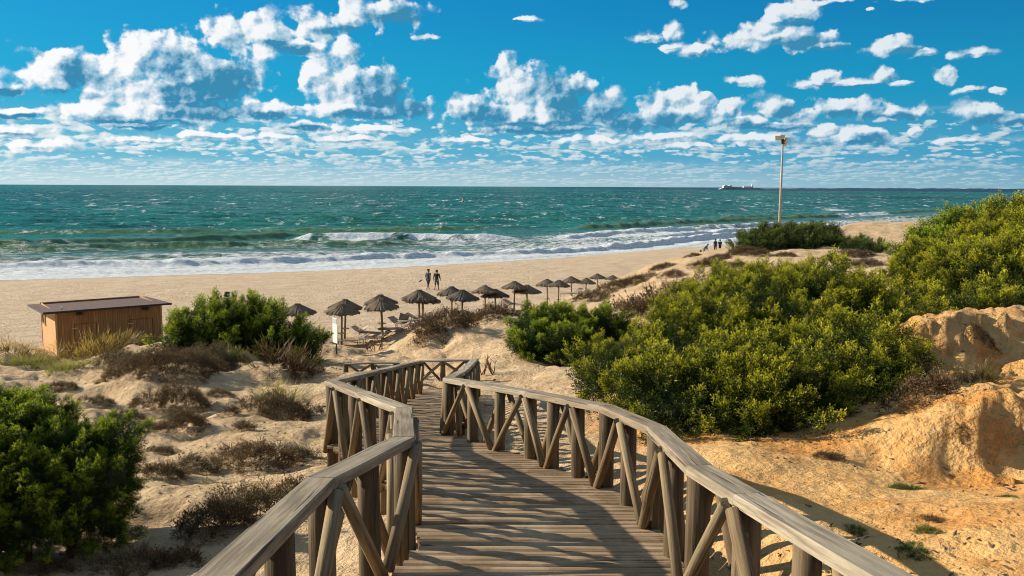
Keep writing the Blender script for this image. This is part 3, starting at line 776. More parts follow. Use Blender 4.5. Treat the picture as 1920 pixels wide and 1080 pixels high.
def bush(name, blobs, n_cl, cl_r, per, size, mat, label, cat='shrub', group=None, kind='juniper', wind=(.25, 0, 0), up=.55, core=.62, seed=0, plume=1.):
    g = np.random.default_rng(100+seed)
    size *= .80; per = int(per*1.5)
    C = np.array([b[0] for b in blobs]); Rr = np.array([b[1] for b in blobs])
    Rr = np.maximum(Rr-.75*cl_r, .45*Rr)
    area = (Rr[:, 0]*Rr[:, 1]+Rr[:, 0]*Rr[:, 2]+Rr[:, 1]*Rr[:, 2]); area /= area.sum()
    base = C.mean(0); O = Vector((base[0], base[1], hz(base[0], base[1])))
    root = empty(name, O, label, cat, group)
    k = g.choice(len(blobs), size=int(n_cl*3.2), p=area)
    d = unit(g.normal(size=(len(k), 3))); d[:, 2] = np.where(d[:, 2] < -.6, -d[:, 2], d[:, 2])
    lowd = np.clip(-d[:, 2], 0, 1)
    lump = 1+.32*fbm(d[:, 0]*3.2+k, d[:, 1]*3.2, d[:, 2]*3.2, seed=seed, o=3)
    P = C[k]+d*Rr[k]*lump[:, None]*.86
    hd_ = unit(d*np.array([1, 1, 0]))
    Pl = C[k]+hd_*Rr[k]*np.array([1, 1, 0])*(lump*.86)[:, None]; Pl[:, 2] = C[k][:, 2]+(height(Pl[:, 0], Pl[:, 1])+.1-C[k][:, 2])*np.minimum(lowd*1.35, 1)
    P = np.where((lowd > 0)[:, None], Pl, P)
    ok = np.ones(len(P), bool)
    for j in range(len(blobs)):
        q = np.linalg.norm((P-C[j])/Rr[j], axis=1); ok &= (q > .80) | (k == j)
    zg = height(P[:, 0], P[:, 1]); P[:, 2] = np.where((P[:, 2] < zg+.08) & (P[:, 2] > zg-.7), zg+.08, P[:, 2]); ok &= P[:, 2] > zg+.03
    P = P[ok][:n_cl]; k = k[ok][:n_cl]; d = d[ok][:n_cl]
    nrm = unit(d/Rr[k]); cd = unit(nrm*.9+np.array([0, 0, up])+np.array(wind)+g.normal(size=nrm.shape)*.30)
    m = len(P); cs = cl_r*g.uniform(.5, 1.5, m); lc = cs*g.uniform(.9, 1.9, m)*plume; ml = g.random(m)
    ci = np.repeat(np.arange(m), per); N = m*per
    t = g.random(N)**.8; q = g.normal(size=(N, 3)); q = unit(q-cd[ci]*(q*cd[ci]).sum(1)[:, None])
    rad = cs[ci]*.62*(1.05-t)**.8*g.uniform(.25, 1, N)
    pos = P[ci]+cd[ci]*((t-.30)*lc[ci])[:, None]+q*rad[:, None]
    dr = cd[ci]*.9+q*(.85*(1.1-t))[:, None]+g.normal(size=q.shape)*.15
    sc = size*g.uniform(.65, 1.25, N)*(.75+.5*(cs[ci]/cl_r-.5))
    lum = np.clip(ml[ci]*.7+g.random(N)*.3, 0, 1)
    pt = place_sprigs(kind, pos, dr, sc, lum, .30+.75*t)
    parts = [pt]
    # inner filling of older sprigs so that nothing shows through
    ni = n_cl*per//3
    k2 = g.choice(len(blobs), size=ni, p=area); d2 = unit(g.normal(size=(ni, 3)))
    P2 = C[k2]+d2*Rr[k2]*g.uniform(.55, .86, ni)[:, None]
    P2 = P2[P2[:, 2] > height(P2[:, 0], P2[:, 1])]
    parts.append(place_sprigs(kind, P2, unit(g.normal(size=P2.shape)+[0, 0, .6]), size*1.3*np.ones(len(P2)), None, np.full(len(P2), .3)))
    fo = finish_foliage('foliage', parts, mat, root, O)
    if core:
        # solid filler inside; its dark green paints the shade seen through gaps
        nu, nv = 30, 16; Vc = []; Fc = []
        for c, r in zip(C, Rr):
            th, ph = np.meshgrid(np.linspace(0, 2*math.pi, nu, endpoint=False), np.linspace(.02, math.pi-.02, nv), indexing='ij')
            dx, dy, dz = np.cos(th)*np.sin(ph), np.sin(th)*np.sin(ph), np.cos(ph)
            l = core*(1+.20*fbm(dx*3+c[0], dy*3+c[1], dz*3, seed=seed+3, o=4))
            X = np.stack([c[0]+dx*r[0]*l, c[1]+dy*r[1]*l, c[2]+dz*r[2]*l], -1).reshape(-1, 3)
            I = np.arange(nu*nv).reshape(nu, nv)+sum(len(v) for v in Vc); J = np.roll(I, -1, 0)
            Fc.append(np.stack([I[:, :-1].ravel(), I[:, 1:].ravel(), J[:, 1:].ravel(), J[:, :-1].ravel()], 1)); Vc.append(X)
        Vc = np.concatenate(Vc)-np.array(O); npmesh('shade_core', Vc, np.concatenate(Fc), M_core, root, attrs={'tip': np.zeros(len(Vc)), 'rnd': np.ones(len(Vc))*.5}, smooth=False)
    # stems
    mb = MB()
    for i in range(5):
        j = g.integers(len(blobs)); c = Vector(C[j]); a = Vector((c.x*.5+O.x*.5+g.uniform(-.3, .3), c.y*.5+O.y*.5+g.uniform(-.3, .3), 0)); a.z = hz(a.x, a.y)-.15
        mid = a.lerp(c, .5)+Vector((g.uniform(-.2, .2), g.uniform(-.2, .2), .1)); rr_ = .05+.02*float(Rr[j].max())
        mb.tube([a-O, mid-O, c-O, c-O+Vector((g.uniform(-1, 1)*Rr[j][0]*.5, g.uniform(-1, 1)*Rr[j][1]*.5, Rr[j][2]*.5))], [rr_, rr_*.7, rr_*.45, rr_*.15], 7)
    mb.build('stem', M_bark, root)
    return root
M_core = leaf_material('core_shade', (.020, .030, .008), (.020, .030, .008), .0, .2)  # near-black so the bush cores read as shadow between sprigs

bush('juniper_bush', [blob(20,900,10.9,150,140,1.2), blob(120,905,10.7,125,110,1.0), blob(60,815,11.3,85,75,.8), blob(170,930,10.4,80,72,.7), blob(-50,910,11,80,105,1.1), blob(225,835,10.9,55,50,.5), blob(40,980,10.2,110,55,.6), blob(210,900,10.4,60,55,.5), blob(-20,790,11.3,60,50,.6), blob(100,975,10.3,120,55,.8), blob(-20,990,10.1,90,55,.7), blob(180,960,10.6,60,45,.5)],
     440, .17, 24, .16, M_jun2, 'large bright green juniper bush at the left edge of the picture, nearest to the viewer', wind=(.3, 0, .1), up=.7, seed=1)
bush('juniper_bush', [blob(385,635,35,70,48,1.6), blob(455,630,35,80,58,1.8), blob(525,650,34.5,70,48,1.5), blob(345,650,34.6,50,34,1.1), blob(570,670,34,42,34,1.0), blob(455,600,35.4,40,30,.8)],
     120, .42, 24, .50, M_jun2, 'spiky green juniper bush on a dune mound right of the brown shed', wind=(.35, 0, 0), up=1.2, plume=1.7, seed=2)
bush('juniper_bush', [blob(1025,622,37,75,48,1.6), blob(1050,650,35,92,40,1.5), blob(1115,620,38,72,38,1.5), blob(990,655,35,46,34,1.), blob(1155,632,38.5,38,30,1.)],
     120, .42, 24, .45, M_jun2, 'rounded dark green juniper bush on the sand just beyond the foot of the boardwalk', wind=(.3, 0, 0), up=.7, seed=3)
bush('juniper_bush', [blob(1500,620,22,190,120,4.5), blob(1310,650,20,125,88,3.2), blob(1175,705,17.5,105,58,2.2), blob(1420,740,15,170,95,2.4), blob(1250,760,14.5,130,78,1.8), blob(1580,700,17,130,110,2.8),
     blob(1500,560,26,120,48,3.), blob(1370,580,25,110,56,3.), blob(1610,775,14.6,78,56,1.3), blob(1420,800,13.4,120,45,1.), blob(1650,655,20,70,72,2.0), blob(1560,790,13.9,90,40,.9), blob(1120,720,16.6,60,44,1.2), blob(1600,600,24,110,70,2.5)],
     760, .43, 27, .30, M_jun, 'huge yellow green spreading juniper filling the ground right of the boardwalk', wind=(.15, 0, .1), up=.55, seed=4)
bush('juniper_bush', [blob(1790,530,32,115,72,4.), blob(1880,540,28,130,75,3.5), blob(1700,590,27,60,36,2.0), blob(1850,600,23,120,30,1.6), blob(1960,520,30,110,90,3.)],
     420, .50, 24, .42, M_jun, 'broad green juniper thicket above the ochre sand bank at the right', wind=(.15, 0, .1), seed=5)
bush('juniper_bush', [blob(1790,455,44,62,36,2.6), blob(1730,478,42,40,26,2.0), blob(1830,435,44,50,24,2.2)],
     150, .60, 22, .55, M_jun2, 'dark green juniper with feathery wind-swept top, left of the tallest bush on the right skyline', wind=(.5, 0, .2), up=.8, plume=1.3, seed=6)
bush('juniper_bush', [blob(1915,450,38,80,60,3.), blob(1885,425,39,45,36,1.6), blob(1965,440,37,70,62,2.5), blob(1905,470,36,90,50,2.5)],
     190, .55, 24, .48, M_jun, 'tallest green juniper rising above the sea horizon at the right edge', wind=(.15, 0, .1), seed=7)
bush('juniper_bush', [blob(1480,455,72,95,28,4.5), blob(1425,467,70,56,20,3.), blob(1555,462,70,48,20,3.), blob(1525,445,73,44,18,2.), blob(1396,477,68,26,10,2.)],
     190, .65, 20, .62, M_jun3, 'low dark green juniper on the crest of the far dune, under the floodlight mast', wind=(.3, 0, 0), up=.5, seed=8)
bush('juniper_bush', [blob(1628,474,66,26,12,2.4), blob(1600,478,66,20,8,2.)],
     40, .5, 20, .5, M_jun3, 'small dark juniper between the far dune crest and the right hand thicket', wind=(.3, 0, 0), seed=9)

def scrub(px, py, w, h, label, kind='dry', mat=None, name='dry_shrub', group='dry shrubs on the dunes', dens=1., size=None, cat='shrub', seed=0, lean=(.15, 0, 0), cover=None):
    """low plant: px, py = middle of its foot in the picture, w, h in picture pixels"""
    p = hit(px, py); s = p.y/FPX; rx = w*s/2; H = h*s*(1.22 if kind == 'dry' else 1); ry = max(rx*.75, .15)
    p = p+Vector((0, ry*.5, 0)); p.z = hz(p.x, p.y)
    g = np.random.default_rng(seed+int(px*7+py))
    size = size or min(H*.50, .20)
    n = int(dens*1.5*min(2600, max(24, 5.0*(rx*ry*3.1+rx*H*2)/(size*size))))
    a = g.uniform(0, 2*math.pi, n); r = np.sqrt(g.random(n)); lum = g.random(n)
    edge_ = 1+.28*np.sin(a*3+px)+.15*np.sin(a*7+py)
    X = p.x+np.cos(a)*r*rx*edge_; Y = p.y+np.sin(a)*r*ry*edge_
    dome = np.sqrt(np.clip(1-r**2, 0, 1))*np.clip(.75+.5*fbm(X*3/max(rx, .3), Y*3/max(rx, .3), seed=int(px)), .3, 1.2)
    Z = height(X, Y)+np.maximum(0, (H-size*.75))*dome*g.random(n)**.45-.02
    d = np.stack([np.cos(a)*r*.8, np.sin(a)*r*.8, .9*np.ones(n)], 1)+g.normal(size=(n, 3))*.30+np.array(lean)
    O = Vector((p.x, p.y, p.z))
    part = place_sprigs(kind, np.stack([X, Y, Z], 1), d, size*g.uniform(.6, 1.25, n), lum)
    o = finish_foliage(name, [part], mat or (M_dry if g.random() < .6 else M_drygrey), None, O)
    o.location = O
    return tag(o, label, cat, group)
GG = 'dry grass tufts'
SCRUB = [
 (300,705,220,58,'wide brown scrub covering the mound below the spiky juniper'),(225,700,90,45,'dark brown scrub at the left end of the mound beside the shed'),(395,690,110,50,'brown scrub at the right of the mound, under the spiky juniper'),
 (318,772,140,58,'grey brown dome of scrub in the middle of the left sand'),(235,790,70,30,'small flat scrub left of the grey brown dome'),(330,812,110,46,'brown scrub mound just below the grey brown dome'),
 (520,788,140,52,'reddish brown scrub close to the left railing bend'),(430,782,30,26,'tiny dark tuft between two brown scrubs'),(455,808,42,24,'very small dark clump below the tiny tuft'),
 (470,880,150,52,'brown scrub with trailing twigs left of the railing'),(300,895,90,34,'sparse scrub beside the near green bush'),(360,888,70,36,'small brown scrub right of the sparse scrub'),
 (455,985,170,95,'largest dark brown scrub leaning against the slope near the handrail'),(390,1015,150,70,'brown scrub below the largest one, in front of the handrail'),(250,1075,150,50,'scattered low scrub at the bottom edge of the picture'),
 (90,1078,70,36,'reddish tuft at the lower left corner'),(170,1030,70,22,'flat dead scrub under the near green bush'),(330,1060,90,44,'low brown scrub between the tuft at the bottom edge and the handrail'),
 (180,760,60,20,'thin flat scrub above the near green bush on the pale slope'),(300,850,50,18,'tiny scrub between the brown mound and the sparse scrub'),(560,860,60,26,'dark scrub at the foot of the left railing posts'),(410,745,50,18,'flat twiggy patch between the grey brown dome and the reddish scrub'),(110,735,60,16,'faint creeping twigs on the pale sand at the far left'),(540,930,70,34,'dark scrub hard against the left handrail'),
 (565,706,70,22,'pale dry creeper patch on the crest behind the railing'),(440,960,70,30,'short twiggy scrub half way up the slope')]
for i, (px, py, w, h, lab) in enumerate(SCRUB): scrub(px, py, w, h, lab, seed=i)
for i, (px, py, w, h, lab, kd, mt, gp, nm) in enumerate([
 (530,700,90,62,'rusty brown upright scrub at the right foot of the spiky juniper','grass',M_dry,GG,'grass_tuft'),
 (175,672,120,50,'tall golden grass tuft standing in front of the shed wall','grass',M_grass,GG,'grass_tuft'),
 (140,668,70,36,'shorter golden grass at the left corner of the shed','grass',M_grass,GG,'grass_tuft'),
 (30,672,110,40,'golden grass at the left edge of the picture beside the shed','grass',M_grass,GG,'grass_tuft'),
 (60,692,120,26,'grey green grass along the sand crest at the far left','grass',M_ggrass,GG,'grass_tuft'),
 (120,700,90,24,'sparse grey green grass below the shed','grass',M_ggrass,GG,'grass_tuft'),
 (430,690,70,40,'grey green tuft on the scrub mound','grass',M_ggrass,GG,'grass_tuft'),
 (520,758,80,50,'pale grass rising out of the reddish brown scrub','grass',M_ggrass,GG,'grass_tuft'),
 (1840,718,60,44,'straw coloured grass at the foot of the upper ochre bank','grass',M_grass,GG,'grass_tuft')]):
    scrub(px, py, w, h, lab, kd, mt, nm, gp, seed=50+i, size=None if kd == 'dry' else h*hit(px, py).y/FPX*.9, dens=1.6, cat='grass tuft')
FAR = [(835,622,110,36,'brown scrub on the left shoulder of the sand mound by the loungers'),(800,642,60,30,'brown scrub on the eroded left end of the sand mound'),(925,600,90,30,'grey brown scrub on top of the sand mound'),
 (870,600,60,16,'narrow scrub between the two tops of the sand mound'),(1110,566,60,28,'brown scrub in front of the far thatched umbrellas'),(1180,592,70,46,'round grey brown shrub left of the huge juniper'),
 (1225,590,90,60,'large grey brown shrub behind the round one'),(1265,560,80,36,'grey brown shrub at the top of the group left of the huge juniper'),(1150,545,60,18,'flat scrub under the last umbrellas in the row'),
 (1195,532,60,14,'flat dark scrub on the dune toe'),(1262,520,40,16,'small scrub on the dune slope facing the beach'),(1240,505,44,12,'tiny scrub high on the dune toe'),(1330,500,60,16,'brown scrub on the dune below the walkers'),
 (1300,482,30,8,'speck of scrub near the bending walker'),(1350,486,44,9,'low scrub just under the two standing walkers'),(1395,476,50,18,'reddish scrub at the foot of the far dark juniper'),(1425,480,40,16,'dark red scrub beside the reddish one'),
 (1475,482,40,10,'scrub speck below the far dark juniper'),(1570,490,60,12,'flat scrub on the pale ridge before the right thicket'),(1625,500,60,16,'scrub at the right end of the pale ridge'),(1610,482,60,10,'low scrub on the crest of the pale ridge'),
 (1285,545,50,22,'scrub clump between shrub group and huge juniper'),(1370,505,50,14,'scrub on the shaded side of the far dune'),
 (1740,755,110,62,'grey brown twiggy shrub between the huge juniper and the ochre bank'),(1180,728,80,30,'grey dead patch in the left side of the huge juniper'),(1845,640,60,14,'dark scrub on the face of the upper ochre bank')]
for i, (px, py, w, h, lab) in enumerate(FAR): scrub(px, py, w, h, lab, seed=100+i, size=(h*hit(px, py).y/FPX*.6 if h > 12 else None))
SMALL = [(1555,862,70,26,'dark withered creeper on the ochre flat beside the bank'),(1700,918,72,20,'little dark green plant casting a shadow on the ochre flat'),(1745,1000,50,22,'small sprawling plant near the lower right corner'),
 (1720,1045,70,22,'low green weed in the lower right corner, behind the handrail'),(1898,932,30,12,'tiny dark weed at the right edge'),(1610,1005,30,26,'thin upright weed just beyond the right handrail'),(1755,980,40,22,'sparse grey weed above the sprawling plant'),
 (1095,915,50,22,'green weed under the right railing'),(1810,830,30,10,'weed speck at the foot of the lower bank'),(1790,900,26,8,'speck of dry weed on the ochre flat')]
for i, (px, py, w, h, lab) in enumerate(SMALL):
    scrub(px, py, w*.8, h*.75, lab, 'dry' if i in (0, 6, 8, 9) else 'juniper', M_dry if i in (0, 6, 8, 9) else M_jun3, 'weed', 'small weeds on the ochre sand', seed=200+i, cat='weed')
# bare branches sticking out of the sand
def deadwood(px, py, w, h, label, n=9, seed=0):
    p = hit(px, py); s = p.y/FPX; g = random.Random(seed); mb = MB()
    for i in range(n):
        a = Vector((g.uniform(-.4, .4)*w*s, g.uniform(-.2, .2), -.05)); b = a+Vector((g.uniform(-.3, .3)*w*s, g.uniform(-.2, .2), h*s*g.uniform(.5, 1))); m_ = a.lerp(b, .5)+Vector((g.uniform(-.06, .06), 0, 0))
        mb.tube([a, m_, b], [.022, .016, .006], 5)
        for k in range(2):
            q = a.lerp(b, g.uniform(.3, .8)); mb.tube([q, q+Vector((g.uniform(-.25, .25), g.uniform(-.1, .1), g.uniform(.1, .3)))], [.010, .004], 4)
    o = mb.build('dead_branches', M_twig, None, p); tag(o, label, 'branches')
deadwood(925, 700, 60, 40, 'reddish bare branches stuck in sand beside the right railing end', seed=1)
deadwood(700, 658, 45, 36, 'thin dry bush skeleton on the sand behind the white sign', 12, seed=2)

# small stones, roots and litter in the sand: nobody could count them
def litter():
    n = 5200; V = []; k = 0
    Y = np.exp(rng.uniform(math.log(5.5), math.log(40), n)); X = Y*rng.uniform(-.62, .62, n)
    d = fbm(X*.5, Y*.5, seed=120); ok = (d > rng.uniform(-.25, .5, n))
    le, re = edge(LP, Y), edge(RP, Y); ok &= ~((X > le-.2) & (X < re+.2)); X = X[ok]; Y = Y[ok]
    Z = height(X, Y); pos = np.stack([X, Y, Z+.005], 1)
    L = rng.uniform(.01, .035, len(X))*(.7+Y*.03); az = rng.uniform(0, math.pi, len(X))
    lx = np.stack([np.cos(az), np.sin(az), rng.uniform(-.1, .4, len(X))], 1)*L[:, None]*rng.uniform(1, 2.6, len(X))[:, None]
    ly = np.stack([-np.sin(az), np.cos(az), np.zeros(len(X))], 1)*L[:, None]*.5; lz = np.array([0, 0, 1.])*L[:, None]*.6
    corners = [pos+lx, pos+ly, pos-lx, pos-ly, pos+lz]
    V = np.stack(corners, 1).reshape(-1, 3); b = np.arange(len(X))[:, None]*5
    F = np.concatenate([b+np.array([[0, 1, 4]]), b+np.array([[1, 2, 4]]), b+np.array([[2, 3, 4]]), b+np.array([[3, 0, 4]])])
    o = npmesh('litter', V, F, plain('litter', (.16, .10, .06), .9, .5, 3)); tag(o, 'dry leaf litter and bits of root scattered over the sand', 'litter', kind='stuff')
litter()
def fuzz():
    """thin pale ground cover left of the railing"""
    n = 1500; px = rng.uniform(430, 610, n); py = rng.uniform(760, 880, n)
    X = []; 
    c = hit(540, 830); x = c.x+rng.normal(size=n)*1.1; y = c.y+rng.normal(size=n)*2.2; ok = x < edge(LP, y)-.2; x = x[ok]; y = y[ok]
    part = place_sprigs('grass', np.stack([x, y, height(x, y)], 1), rng.normal(size=(len(x), 3))*.5+[0, 0, 1.], rng.uniform(.05, .13, len(x)))
    o = finish_foliage('ground_cover', [part], M_ggrass, None, c); o.location = c
    tag(o, 'thin pale green ground cover on the sand left of the railing', 'ground cover', kind='stuff')
fuzz()
# ------------------------------------------------------------------ shed
def build_shed():
    A = at(104, 584, 40.0); top = A.z
    u = Vector((.80, .60, 0)).normalized(); v = Vector((-u.y, u.x, 0)); W = 4.75; D = 4.3
    O = Vector((A.x, A.y, top-2.75))
    root = empty('beach_shed', O, 'flat roofed timber beach shed with vertical boards standing at the top of the beach', 'shed')
    Mx = Matrix(((u.x, v.x, 0, 0), (u.y, v.y, 0, 0), (0, 0, 1, 0), (0, 0, 0, 1)))
    m, t, b = material('shed_boards')
    g = t.attr('grain', 'Vector'); n = t.noise(t.v('MULTIPLY', g, (18, 18, .8)), 1, 5, .6)
    r = t.attr('rnd')
    c = t.mix(t.mr(n, .35, .65), (.34, .16, .050, 1), (.50, .26, .095, 1)); c = t.mix(t.m('MULTIPLY', r, .5), c, (.24, .11, .04, 1))
    t.put(b.inputs['Base Color'], c); b.inputs['Roughness'].default_value = .7
    m2, t, b = material('shed_panel')
    n = t.noise(t.v('MULTIPLY', t.attr('grain', 'Vector'), (9, 9, 1.2)), 1, 5, .6)
    t.put(b.inputs['Base Color'], t.mix(t.mr(n, .35, .65), (.50, .27, .10, 1), (.60, .35, .15, 1))); b.inputs['Roughness'].default_value = .6
    H = 2.75
    def raw(mb, x0, x1, y0, y1, z0, z1, r=None):
        V = [Vector((x, y, z)) for x in (x0, x1) for y in (y0, y1) for z in (z0, z1)]
        mb.add([Mx @ q for q in V], [(0, 1, 3, 2), (4, 6, 7, 5), (0, 4, 5, 1), (2, 3, 7, 6), (0, 2, 6, 4), (1, 5, 7, 3)], V, r)
    # front wall made of lapped boards (v = 0 side), then back and ends
    fw = MB(); nb = 44
    for i in range(nb):
        x0 = i*W/nb; raw(fw, x0+.006, x0+W/nb-.006, -.022+random.uniform(-.002, .002), .0, .02, H-.03)
    raw(fw, 0.002, W-.002, .001, .05, 0.01, H-.04, .8)
    fw.build('front_wall', m, root)
    sw = MB(); raw(sw, -.02, 0, -.02, D+.0, 0, H-.03); sw.build('side_wall', m2, root)
    sw = MB(); raw(sw, W, W+.02, -.02, D, 0, H-.03); sw.build('side_wall', m, root)
    sw = MB(); raw(sw, 0.002, W-.002, D-.05, D-.002, 0.01, H-.05); sw.build('back_wall', m, root)
    for q_ in ((-.05, .035, -.05, -.024, .2), (-.05, -.022, D-.08, D+.02, .9), (W-.03, W+.05, -.05, -.024, .4)):
        tr = MB(); raw(tr, q_[0], q_[1], q_[2], q_[3], 0, H-.03, q_[4]); tr.build('corner_trim', m2, root)
    # roof: thin slab falling a little to the back, brown felt with dark edge
    mr_ = plain('roof_felt', (.115, .062, .058), .85, .2, 3); ms = plain('dark_metal', (.03, .022, .02), .6, .2)
    def slab(mb, x0, x1, y0, y1, za, zb, th):
        V = [Vector((x, y, (za if y == y0 else zb)+dz)) for x in (x0, x1) for y in (y0, y1) for dz in (0, th)]
        mb.add([Mx @ q for q in V], [(0, 1, 3, 2), (4, 6, 7, 5), (0, 4, 5, 1), (2, 3, 7, 6), (0, 2, 6, 4), (1, 5, 7, 3)], V)
    rf = MB(); slab(rf, -.55, W+.45, -.32, D+.35, H-.02, H-.20, .05); roof = rf.build('roof', mr_, root)
    ed = MB(); slab(ed, -.57, W+.47, -.345, -.322, H-.06, H-.06, .10); slab(ed, -.575, -.552, -.32, D+.35, H-.06, H-.24, .10); ed.build('roof_edge', ms, roof)
    pv = MB(); pv.tube([Mx @ Vector((.35, .5, H)), Mx @ Vector((.35, .5, H+.16))], .03, 8); pv.build('vent_pipe', plain('white_plastic', (.7, .7, .68), .5, .1), roof)
    # doors: two hatches outlined by thin gaps, with hinges and white handles
    mw = plain('pale_fitting', (.62, .50, .38), .5, .1); md = plain('gap_dark', (.07, .035, .015), .9, .1)
    for (x0, x1, hx) in ((.75, 1.75, 1.05), (3.25, 4.35, 3.78)):
        dr = MB(); z1 = 2.05
        raw(dr, x0, x1, -.030, -.0245, z1, z1+.02, .5); raw(dr, x0, x0+.02, -.030, -.0245, .1, z1, .5); raw(dr, x1-.02, x1, -.030, -.0245, .1, z1, .5)
        d = dr.build('door', md, root)
        hd = MB(); raw(hd, hx-.09, hx-.03, -.07, -.032, 1.35, 1.44); raw(hd, hx+.07, hx+.13, -.07, -.032, 1.35, 1.44); hd.build('handle', mw, d)
        for z in (.45, 1.15, 1.85): hg = MB(); raw(hg, x0-.10, x0+.16, -.045, -.031, z, z+.035); hg.build('hinge', mw, d)
    for xx in (1.0, 4.0):
        lm = MB(); raw(lm, xx-.14, xx+.14, -.16, -.024, H-.24, H-.13); lm.build('wall_lamp', ms, root)
    wf = MB(); y0, y1, z0, z1 = D-1.35, D-.55, 1.75, 2.25
    raw(wf, -.06, -.022, y0-.08, y0, z0-.08, z1+.08); raw(wf, -.06, -.022, y1, y1+.08, z0-.08, z1+.08); raw(wf, -.06, -.022, y0, y1, z0-.08, z0); raw(wf, -.06, -.022, y0, y1, z1, z1+.08)
    w_ = wf.build('window', m, root); pn = MB(); raw(pn, -.030, -.0225, y0, y1, z0, z1); pn.build('pane', plain('dark_glass', (.02, .025, .03), .1, .1), w_)
build_shed()

# ------------------------------------------------------------------ thatched umbrellas
def thatch_material():
    m, t, b = material('thatch'); g = t.attr('grain', 'Vector')
    n = t.noise(t.v('MULTIPLY', g, (30., 2., 1.)), 1, 5, .7); n2 = t.noise(g, 2.5, 4, .6)
    c = t.mix(t.mr(n, .35, .65), (.055, .042, .032, 1), (.17, .135, .10, 1)); c = t.mix(t.mr(n2, .4, .7, 0, .5), c, (.10, .085, .07, 1)); oi = t.node('ShaderNodeObjectInfo').outputs['Random']; c = t.mix(oi, c, t.mix(1., c, (1.7, 1.5, 1.25, 1), 'MULTIPLY'))
    t.put(b.inputs['Base Color'], c); b.inputs['Roughness'].default_value = .95; t.put(b.inputs['Normal'], t.bump(n, .8, .03)); return m
M_thatch = thatch_material()
def make_umbrella():
    root = empty('thatched_umbrella', (0, 0, 0), 'x', 'umbrella', 'thatched umbrellas on the beach')
    mb = MB(); mb.tube([(0, 0, -.4), (0, 0, 1.0), (0, 0, 2.1)], [.062, .058, .05], 10); mb.build('pole', M_strut, root)
    # canopy: cone with shaggy rim and a top knot, double skinned
    V = []; F = []; G = []; n = 72; g = random.Random(3)
    rings = [(.03, 2.34), (.14, 2.33), (.20, 2.26), (.42, 2.15), (.68, 2.02), (.92, 1.88), (.96, 1.79), (.82, 1.82), (.42, 2.02), (.05, 2.12)]
    for i, (r, z) in enumerate(rings):
        for k in range(n):
            a = 2*math.pi*k/n; j = g.uniform(-1, 1); rr_ = r*(1+.025*j*(i > 2)); zz = z+.018*g.uniform(-1, 1)*(i > 0)
            if i in (5, 6): rr_ += .05*j; zz += .05*g.uniform(-1, 1)*(i == 6)
            V.append((rr_*math.cos(a), rr_*math.sin(a), zz)); G.append((a, r, z))
    for i in range(len(rings)-1):
        for k in range(n): F.append((i*n+k, i*n+(k+1) % n, (i+1)*n+(k+1) % n, (i+1)*n+k))
    F.append(tuple(range(n))); mb = MB(); mb.add(V, [f[::-1] for f in F], G, smooth=False)
    can = mb.build('canopy', M_thatch, root)
    fr = MB()
    for k in range(150):
        a = g.uniform(0, 2*math.pi); r0 = g.uniform(.74, .93); z0 = 1.87+(.93-r0)*.5; d = Vector((math.cos(a), math.sin(a), 0)); s_ = Vector((-math.sin(a), math.cos(a), 0))*.018
        p = d*r0+Vector((0, 0, z0)); q = d*(r0+g.uniform(.10, .20))+Vector((0, 0, z0-g.uniform(.12, .24)))
        fr.add([p-s_, p+s_, q], [(0, 1, 2)], [(a, r0, 0), (a, r0, 0), (a, r0+.1, 0)])
    fr.build('fringe', M_thatch, can)
    for k in range(8):
        a = k*math.pi/4; sp = MB(); sp.tube([(math.cos(a)*.05, math.sin(a)*.05, 1.98), (math.cos(a)*.85, math.sin(a)*.85, 1.72)], .014, 5); sp.build('spoke', M_post, root)
    tb = MB(); tb.tube([(0, 0, .62), (0, 0, .65)], .24, 16, smooth=False); tb.build('table_ring', M_strut, root)
    return root
UMB = [ # apex x, apex y, scale, label
 (558,569,1.0,'thatched umbrella half hidden behind the spiky juniper'),
 (645,561,1.0,'rear umbrella of the leftmost overlapping pair, behind the white sign'),(639,569,1.0,'front umbrella of the leftmost overlapping pair, next to the white sign'),
 (716,552,1.0,'rear umbrella of the pair directly above the loungers'),(717,560,1.0,'front umbrella of the pair directly above the loungers, its pole fully visible'),
 (785,543,1.1,'rear umbrella of the pair with two poles side by side'),(791,548,1.12,'front umbrella of the pair with two poles side by side'),
 (847,537,.98,'left rear umbrella above the sand mound'),(865,543,1.08,'wide umbrella standing just behind the sand mound'),
 (910,535,.92,'rear umbrella right of the sand mound'),(929,542,.98,'front umbrella right of the sand mound'),
 (964,527,.88,'rear umbrella of the pair above the dark green bush'),(988,534,.98,'front umbrella of the pair above the dark green bush'),
 (1027,523,.86,'first umbrella of the far group of five'),(1047,525,.80,'small umbrella second in the far group of five'),(1072,518,.82,'rear umbrella in the middle of the far group of five'),
 (1098,521,.82,'front umbrella fourth in the far group of five'),(1121,513,.74,'last umbrella of the far group of five'),
 (1148,516,.70,'low umbrella sunk behind dune scrub, next to the far group'),(1195,514,.62,'farthest umbrella, alone behind the dune scrub')]
U0 = make_umbrella()
for i, (px, py, s, lab) in enumerate(UMB):
    # distance at which the apex of an umbrella standing on the beach shows at this height
    best = None
    for Y in np.arange(44, 95, .25):
        p = at(px, py, Y); e = abs((p.z-2.34*s)-(hz(p.x, p.y) if Y < toe(p.x)+2 else 1.22))
        if Y > toe(p.x)-4 or i < 0:
            if best is None or e < best[0]-.02: best = (e, Y)
    Y = best[1]; p = at(px, py, Y); loc = Vector((p.x, p.y, p.z-2.34*s))
    if i == 0: U0.location = loc; U0.scale = (s,)*3; U0['label'] = lab
    else: copy_thing(U0, loc, random.uniform(0, 6), s, lab)

